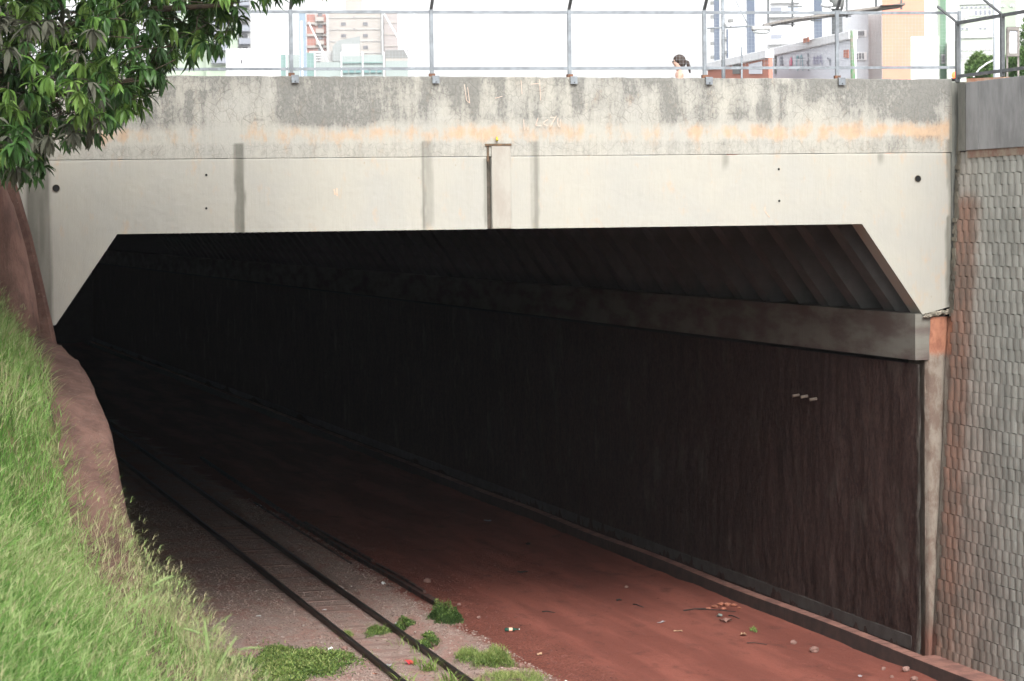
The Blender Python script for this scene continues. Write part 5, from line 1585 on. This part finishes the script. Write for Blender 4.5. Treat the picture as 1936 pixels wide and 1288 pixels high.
# lamp post, poles, catwalk
def d3(u, v, d): return ondist(u, v, d)
D = 52.0
p = d3(1366, -60, D)
LP = empty('street_lamp', (p[0], p[1], STREET), -YAW, 'grey street lamp post with side arm and drop shaped lamp head behind the bridge fence', 'street lamp')
k_ = D / FPX
def lz(v): return cz(1366, v, D) - STREET
mb = MB(); mb.tube([(0, 0, 0), (0, 0, lz(75)), (0, 0, lz(-60))], [.052, .04, .035], 12); mb.build('pole', M_galv, LP, smooth=True)
mb = MB(); mb.tube([(-30 * k_, 0, lz(53)), (56 * k_, 0, lz(50))], .02, 8); mb.tube([(14 * k_, 0, lz(-20)), (48 * k_, 0, lz(49))], .012, 8); mb.build('arm', M_galv, LP)
mb = MB(); mb.box((72 * k_, 0, lz(54)), (36 * k_, .22, 8 * k_)); mb.build('lamp_housing', B_grey, LP, bevel=.02)
mb = MB(); mb.blob((73 * k_, 0, lz(60)), (17 * k_, .10, 6 * k_), 14, 8); mb.build('lamp_bowl', bm('clear_bowl', (.72, .76, .78), .2), LP, smooth=True)
mb = MB(); mb.box((14 * k_, -.1, lz(40)), (10 * k_, .15, 6 * k_)); mb.tube([(14 * k_, -.1, lz(46)), (14 * k_, -.1, lz(53))], .01, 6); mb.build('floodlight', B_mg, LP, bevel=.01)
pole('bollard_post', 'short grey post between lamp post and brick kiosk door', 1402, 89, 52, .022, M_galv)
# large pole with basket and white lamp
D = 60.0
p = d3(1582, -60, D)
BPo = empty('thick_pole', (p[0], p[1], STREET), -YAW, 'thick grey pole with dark collar on top behind the last long fence bay', 'pole')
k_ = D / FPX
def lz2(v): return cz(1582, v, D) - STREET
mb = MB(); mb.tube([(0, 0, 0), (0, 0, lz2(-60))], [.15, .13], 16); mb.build('shaft', M_galvd, BPo, smooth=True)
mb = MB(); mb.tube([(0, 0, lz2(18)), (0, 0, lz2(2)), (0, 0, lz2(-20))], [.15, .19, .2], 16); mb.build('collar', B_mg, BPo, smooth=True)
mb = MB(); mb.blob((-22 * k_, -.3, lz2(11)), (12 * k_, .12, 6 * k_), 12, 8); mb.box((-8 * k_, -.3, lz2(17)), (22 * k_, .06, 3 * k_)); mb.build('spotlight', B_white, BPo, smooth=True)
D = 58.0
p = d3(1575, 40, D)
CW = empty('sign_catwalk', (p[0], p[1], STREET), -YAW, 'dark steel catwalk with hanger posts rising to the right above the painted wall', 'gantry')
k_ = D / FPX
def cp(u, v, y=0.0): return ((u - 1575) * k_, y, cz(1575, v, D) - STREET)
M_cat = simple('dark_catwalk_steel', (.15, .14, .13), (.24, .22, .20), .8, 5)
for (u0_, v0_, u1_, v1_, th2) in ((1440, 48, 1500, 37, .05), (1500, 37, 1590, 26, .08), (1590, 26, 1705, 12, .03)):
    mb = MB(); mb.add([cp(u0_, v0_ - 1.5, -.5), cp(u1_, v1_ - 1.5, -.5), cp(u1_, v1_ - 1.5, .5), cp(u0_, v0_ - 1.5, .5)] + [cp(u0_, v0_ + 2.5, -.5), cp(u1_, v1_ + 2.5, -.5), cp(u1_, v1_ + 2.5, .5), cp(u0_, v0_ + 2.5, .5)], [(0, 1, 2, 3), (7, 6, 5, 4), (0, 4, 5, 1), (1, 5, 6, 2), (2, 6, 7, 3), (3, 7, 4, 0)])
    mb.build('walkway', M_cat, CW)
for u, v in ((1455, 55), (1501, 48), (1604, 32), (1708, 18), (1660, 12)):
    mb = MB(); mb.bar(cp(u, -60, .3), cp(u, v, .3), .05); mb.build('hanger_post', M_galvd, CW)
for (a, c_) in (((1440, 47), (1500, 47)), ((1530, 41), (1550, 41)), ((1575, 33), (1606, 33)), ((1487, 14), (1514, 14))):
    mb = MB(); mb.bar(cp(*a, -.3), cp(*c_, -.3), .03); mb.build('bracket', M_galvd, CW)
mb = MB(); mb.add([cp(1655, 16, -.7), cp(1702, 16, -.7), cp(1706, 10, .5), cp(1672, 10, .5)], [(0, 1, 2, 3)]); mb.add([cp(1655, 17, -.7), cp(1702, 17, -.7), cp(1706, 11, .5), cp(1672, 11, .5)], [(3, 2, 1, 0)]); mb.build('platform', M_cat, CW)
p = d3(1614, 58, 50)
mb = MB(); mb.tube([(-.05, 0, float(p[2]) - STREET), (-.02, 0, 1.9), (0, 0, 0)], [.03, .05, .06], 8)
tag(mb.build('green_post', simple('green_painted_wood', (.10, .24, .12), (.22, .20, .16), .8, 6), loc=(p[0], p[1], STREET)), 'weathered green post at the right end of the painted wall', 'post')
pole('thick_pole', 'pale round pole rising behind the right fence', 1884, -80, 55, .085, simple('pale_steel_pole', (.50, .53, .56), (.42, .45, .48), .5, 3, metal=.2))
# framed sign box on two posts
D = 46.0
p = d3(1915, 80, D)
SG = empty('sign_board', (p[0], p[1], STREET), -YAW, 'dark framed blank white sign on two posts at the right edge', 'sign')
k_ = D / FPX
zc = lambda v: cz(1915, v, D) - STREET
mb = MB()
for a in (-11, 10): mb.bar((a * k_, 0, 0), (a * k_, 0, zc(54)), .035)
mb.build('post', M_cat, SG)
mb = MB(); mb.span(-11.5 * k_, 11.5 * k_, -.05, .03, zc(58), zc(51)); mb.span(-11.5 * k_, 11.5 * k_, -.05, .03, zc(107), zc(101)); mb.span(-11.5 * k_, -7 * k_, -.05, .03, zc(101), zc(58)); mb.span(8 * k_, 11.5 * k_, -.05, .03, zc(101), zc(58)); mb.build('frame', M_cat, SG)
mb = MB(); mb.span(-7 * k_, 8 * k_, -.02, .0, zc(101), zc(58)); mb.build('panel', bm('sign_white', (.70, .72, .76)), SG)
# orange warning lamp at the fence corner
p = onf(1804, 131, .4); P = fw(p[0], .4, 0)
WL = empty('warning_lamp', (P[0], P[1], topz(14.4) - .02), FA, 'small glowing orange red lamp on the bridge end beside the corner fence post', 'lamp')
mb = MB(); mb.tube([(0, 0, 0), (0, 0, .05)], .05, 12); mb.build('base', M_black, WL)
m_e = Mat('lamp_lens', .3); m_e.color((.9, .15, .05)); m_e.b.inputs['Emission Color'].default_value = (1, .16, .05, 1); m_e.b.inputs['Emission Strength'].default_value = 1.2
mb = MB(); mb.blob((0, 0, .10), (.04, .04, .06), 12, 8); mb.build('lens', m_e.m, WL, smooth=True)
# low kerb block and arched bar in front of the trees
cab = [ondist(u, v, 60) for u, v in ((1840, 146), (1852, 130), (1866, 120), (1880, 113), (1893, 108))]
mb = MB(); mb.tube([c_2 - cab[0] for c_2 in cab], .02, 6); tag(mb.build('arched_bar', B_white, loc=cab[0]), 'thin white arched bar in front of the trees at right', 'bar')
mb = MB(); p = ondist(1823, 140, 70); mb.box((0, 0, .6), (.35, .5, 1.2 + float(p[2]) - STREET)); tag(mb.build('utility_box', B_grey, loc=(p[0], p[1], STREET), rz=-YAW, bevel=.02), 'grey utility box behind the corner fence post', 'box')

# far trees at right
M_ftree = grass_mat('far_tree_leaves', [(0, (0.05, 0.10, 0.04)), (.5, (0.12, 0.21, 0.07)), (1, (0.26, 0.36, 0.14))])
def far_tree(name, label, u, vtop, vbot, ru, d, n, tint=.4, palm=False):
    base = ondist(u, vbot, d)
    zt = cz(u, vtop, d); rx = ru * d / FPX; zc_ = (zt + cz(u, vbot, d)) / 2; rz_ = (zt - zc_)
    e = empty(name, (base[0], base[1], STREET), 0, label, 'tree', 'trees beyond the right fence')
    m = MB(); m.tube([(0, 0, 0), (.1, 0, (zc_ - STREET) * .6), (0, 0, zc_ - STREET)], [.22, .16, .08], 8); m.build('trunk', M_twig, e)
    c_ = rng.normal(0, 1, (n, 3)); c_ /= np.linalg.norm(c_, axis=1)[:, None]
    r_ = rng.random(n) ** .35
    lump = .55 + .95 * vnoise(c_[:, 0] * 2 + 5 + u, c_[:, 2] * 2 + 5 + c_[:, 1], 1.6, 17)
    P_ = c_ * (r_ * lump)[:, None] * np.array([rx * 1.15, rx * .95, rz_]) + np.array([0, 0, zc_ - STREET])
    a = rng.uniform(0, 2 * pi, n)
    V, F, T = blades(P_, rng.uniform(.12, .28, n), rng.uniform(.05, .11, n), np.stack([np.cos(a), np.sin(a)], 1), rng.uniform(.4, 1.4, n), np.clip(rng.normal(tint, .15, n) + .3 * c_[:, 2], 0, 1))
    tag(link('crown', np_mesh('crown', V, F, M_ftree, attrs={'tint': T}), e), kind='stuff')
far_tree('street_tree', 'round light green tree behind the right fence, left of the pale pole', 1858, 104, 165, 28, 120, 5200, .45)
far_tree('street_tree', 'darker tree behind the sign board at the right edge', 1925, 96, 170, 26, 110, 4200, .25)
far_tree('street_tree', 'tall sparse tree top at the far right edge above the sign', 1948, 20, 160, 20, 130, 2200, .25)

# ------------------------------------------------------------------ pedestrian on the bridge
D = 39.4
pc_ = ondist(1285, 120, D)
PR = empty('person', (pc_[0], pc_[1], STREET), -YAW, 'woman with dark ponytail, sunglasses and bare shoulders walking left behind the parapet', 'person')
hz_ = cz(1285, 103, D) - STREET            # head top above the street
k = hz_ / 1.66
vts = [(0, 0, .92), (0, 0, 1.10), (0, 0, 1.30), (-.01, 0, 1.40), (-.02, 0, 1.46), (-.035, 0, 1.53), (-.03, 0, 1.60),
       (.02, .08, .86), (.10, .09, .48), (.22, .09, .10), (.12, .09, .03), (-.02, -.08, .86), (-.14, -.09, .48), (-.18, -.09, .08), (-.30, -.09, .03),
       (0, .15, 1.36), (.06, .20, 1.10), (-.04, .21, .88), (-.10, .21, .80), (0, -.15, 1.36), (-.06, -.20, 1.10), (-.20, -.20, .92), (-.28, -.19, .88),
       (-.105, 0, 1.525), (-.125, 0, 1.535), (-.085, 0, 1.48)]
ed = [(0, 1), (1, 2), (2, 3), (3, 4), (4, 5), (5, 6), (0, 7), (7, 8), (8, 9), (9, 10), (0, 11), (11, 12), (12, 13), (13, 14), (2, 15), (15, 16), (16, 17), (17, 18), (2, 19), (19, 20), (20, 21), (21, 22), (5, 23), (23, 24), (5, 25)]
rad = [.13, .11, .13, .06, .05, .085, .075, .085, .055, .035, .03, .085, .055, .035, .03, .045, .032, .025, .03, .045, .032, .025, .03, .02, .008, .035]
me = bpy.data.meshes.new('body'); me.from_pydata([(x * k, y * k, z * k) for x, y, z in vts], ed, [])
M_skin = simple('skin', (.62, .40, .31), (.55, .34, .26), .55, 6, bump=0)
me.materials.append(M_skin)
bo = link('body', me, PR)
sk = bo.modifiers.new('skin', 'SKIN'); sk.use_smooth_shade = True
for i_, r_ in enumerate(rad):
    me.skin_vertices[0].data[i_].radius = (r_ * k, r_ * k)
me.skin_vertices[0].data[0].use_root = True
bo.modifiers.new('sub', 'SUBSURF').levels = 2; bo.modifiers['sub'].render_levels = 2
M_hair = simple('dark_brown_hair', (.05, .03, .022), (.03, .02, .015), .5, 20, (1, 1, .2))
mb = MB(); mb.blob((-.005 * k, 0, 1.575 * k), (.10 * k, .088 * k, .085 * k), 16, 10); mb.blob((.03 * k, 0, 1.53 * k), (.075 * k, .08 * k, .08 * k), 14, 8)
mb.tube([(.08 * k, 0, 1.56 * k), (.125 * k, 0, 1.53 * k), (.145 * k, 0, 1.47 * k), (.165 * k, 0, 1.36 * k)], [.02 * k, .032 * k, .03 * k, .01 * k], 10); mb.build('hair', M_hair, PR, smooth=True)
mb = MB(); mb.blob((-.105 * k, .03 * k, 1.545 * k), (.012 * k, .026 * k, .018 * k), 10, 6); mb.blob((-.105 * k, -.03 * k, 1.545 * k), (.012 * k, .026 * k, .018 * k), 10, 6)
mb.bar((-.10 * k, -.055 * k, 1.55 * k), (.0, -.085 * k, 1.545 * k), .006); mb.bar((-.10 * k, .055 * k, 1.55 * k), (.0, .085 * k, 1.545 * k), .006); mb.build('sunglasses', M_black, PR, smooth=True)
mb = MB(); mb.tube([(0, 0, .78 * k), (0, 0, .95 * k), (0, 0, 1.12 * k), (0, 0, 1.30 * k)], [.155 * k, .15 * k, .125 * k, .14 * k], 16, cap=False); mb.build('top', B_white, PR, smooth=True)
mb = MB(); mb.tube([(.0, .08 * k, .92 * k), (.10 * k, .09 * k, .48 * k), (.21 * k, .09 * k, .12 * k)], [.11 * k, .075 * k, .055 * k], 12); mb.tube([(.0, -.08 * k, .92 * k), (-.14 * k, -.09 * k, .48 * k), (-.18 * k, -.09 * k, .12 * k)], [.11 * k, .075 * k, .055 * k], 12); mb.build('trousers', B_blue, PR, smooth=True)

# ------------------------------------------------------------------ thin air haze volume round everything, added to imitate veiling glare
hm = bpy.data.materials.new('added_haze_air'); hm.use_nodes = True
ht = hm.node_tree; ht.nodes.clear()
ho = ht.nodes.new('ShaderNodeOutputMaterial'); hv = ht.nodes.new('ShaderNodeVolumePrincipled')
hv.inputs['Color'].default_value = (.95, .96, 1, 1); hv.inputs['Density'].default_value = 0.00013
ht.links.new(hv.outputs[0], ho.inputs['Volume'])
mb = MB(); mb.span(-3050, 3050, -3050, 3050, -4.6, 160)
tag(mb.build('added_haze', hm), 'thin pale haze volume added to lift the blacks like lens glare', 'added_haze', kind='stuff')
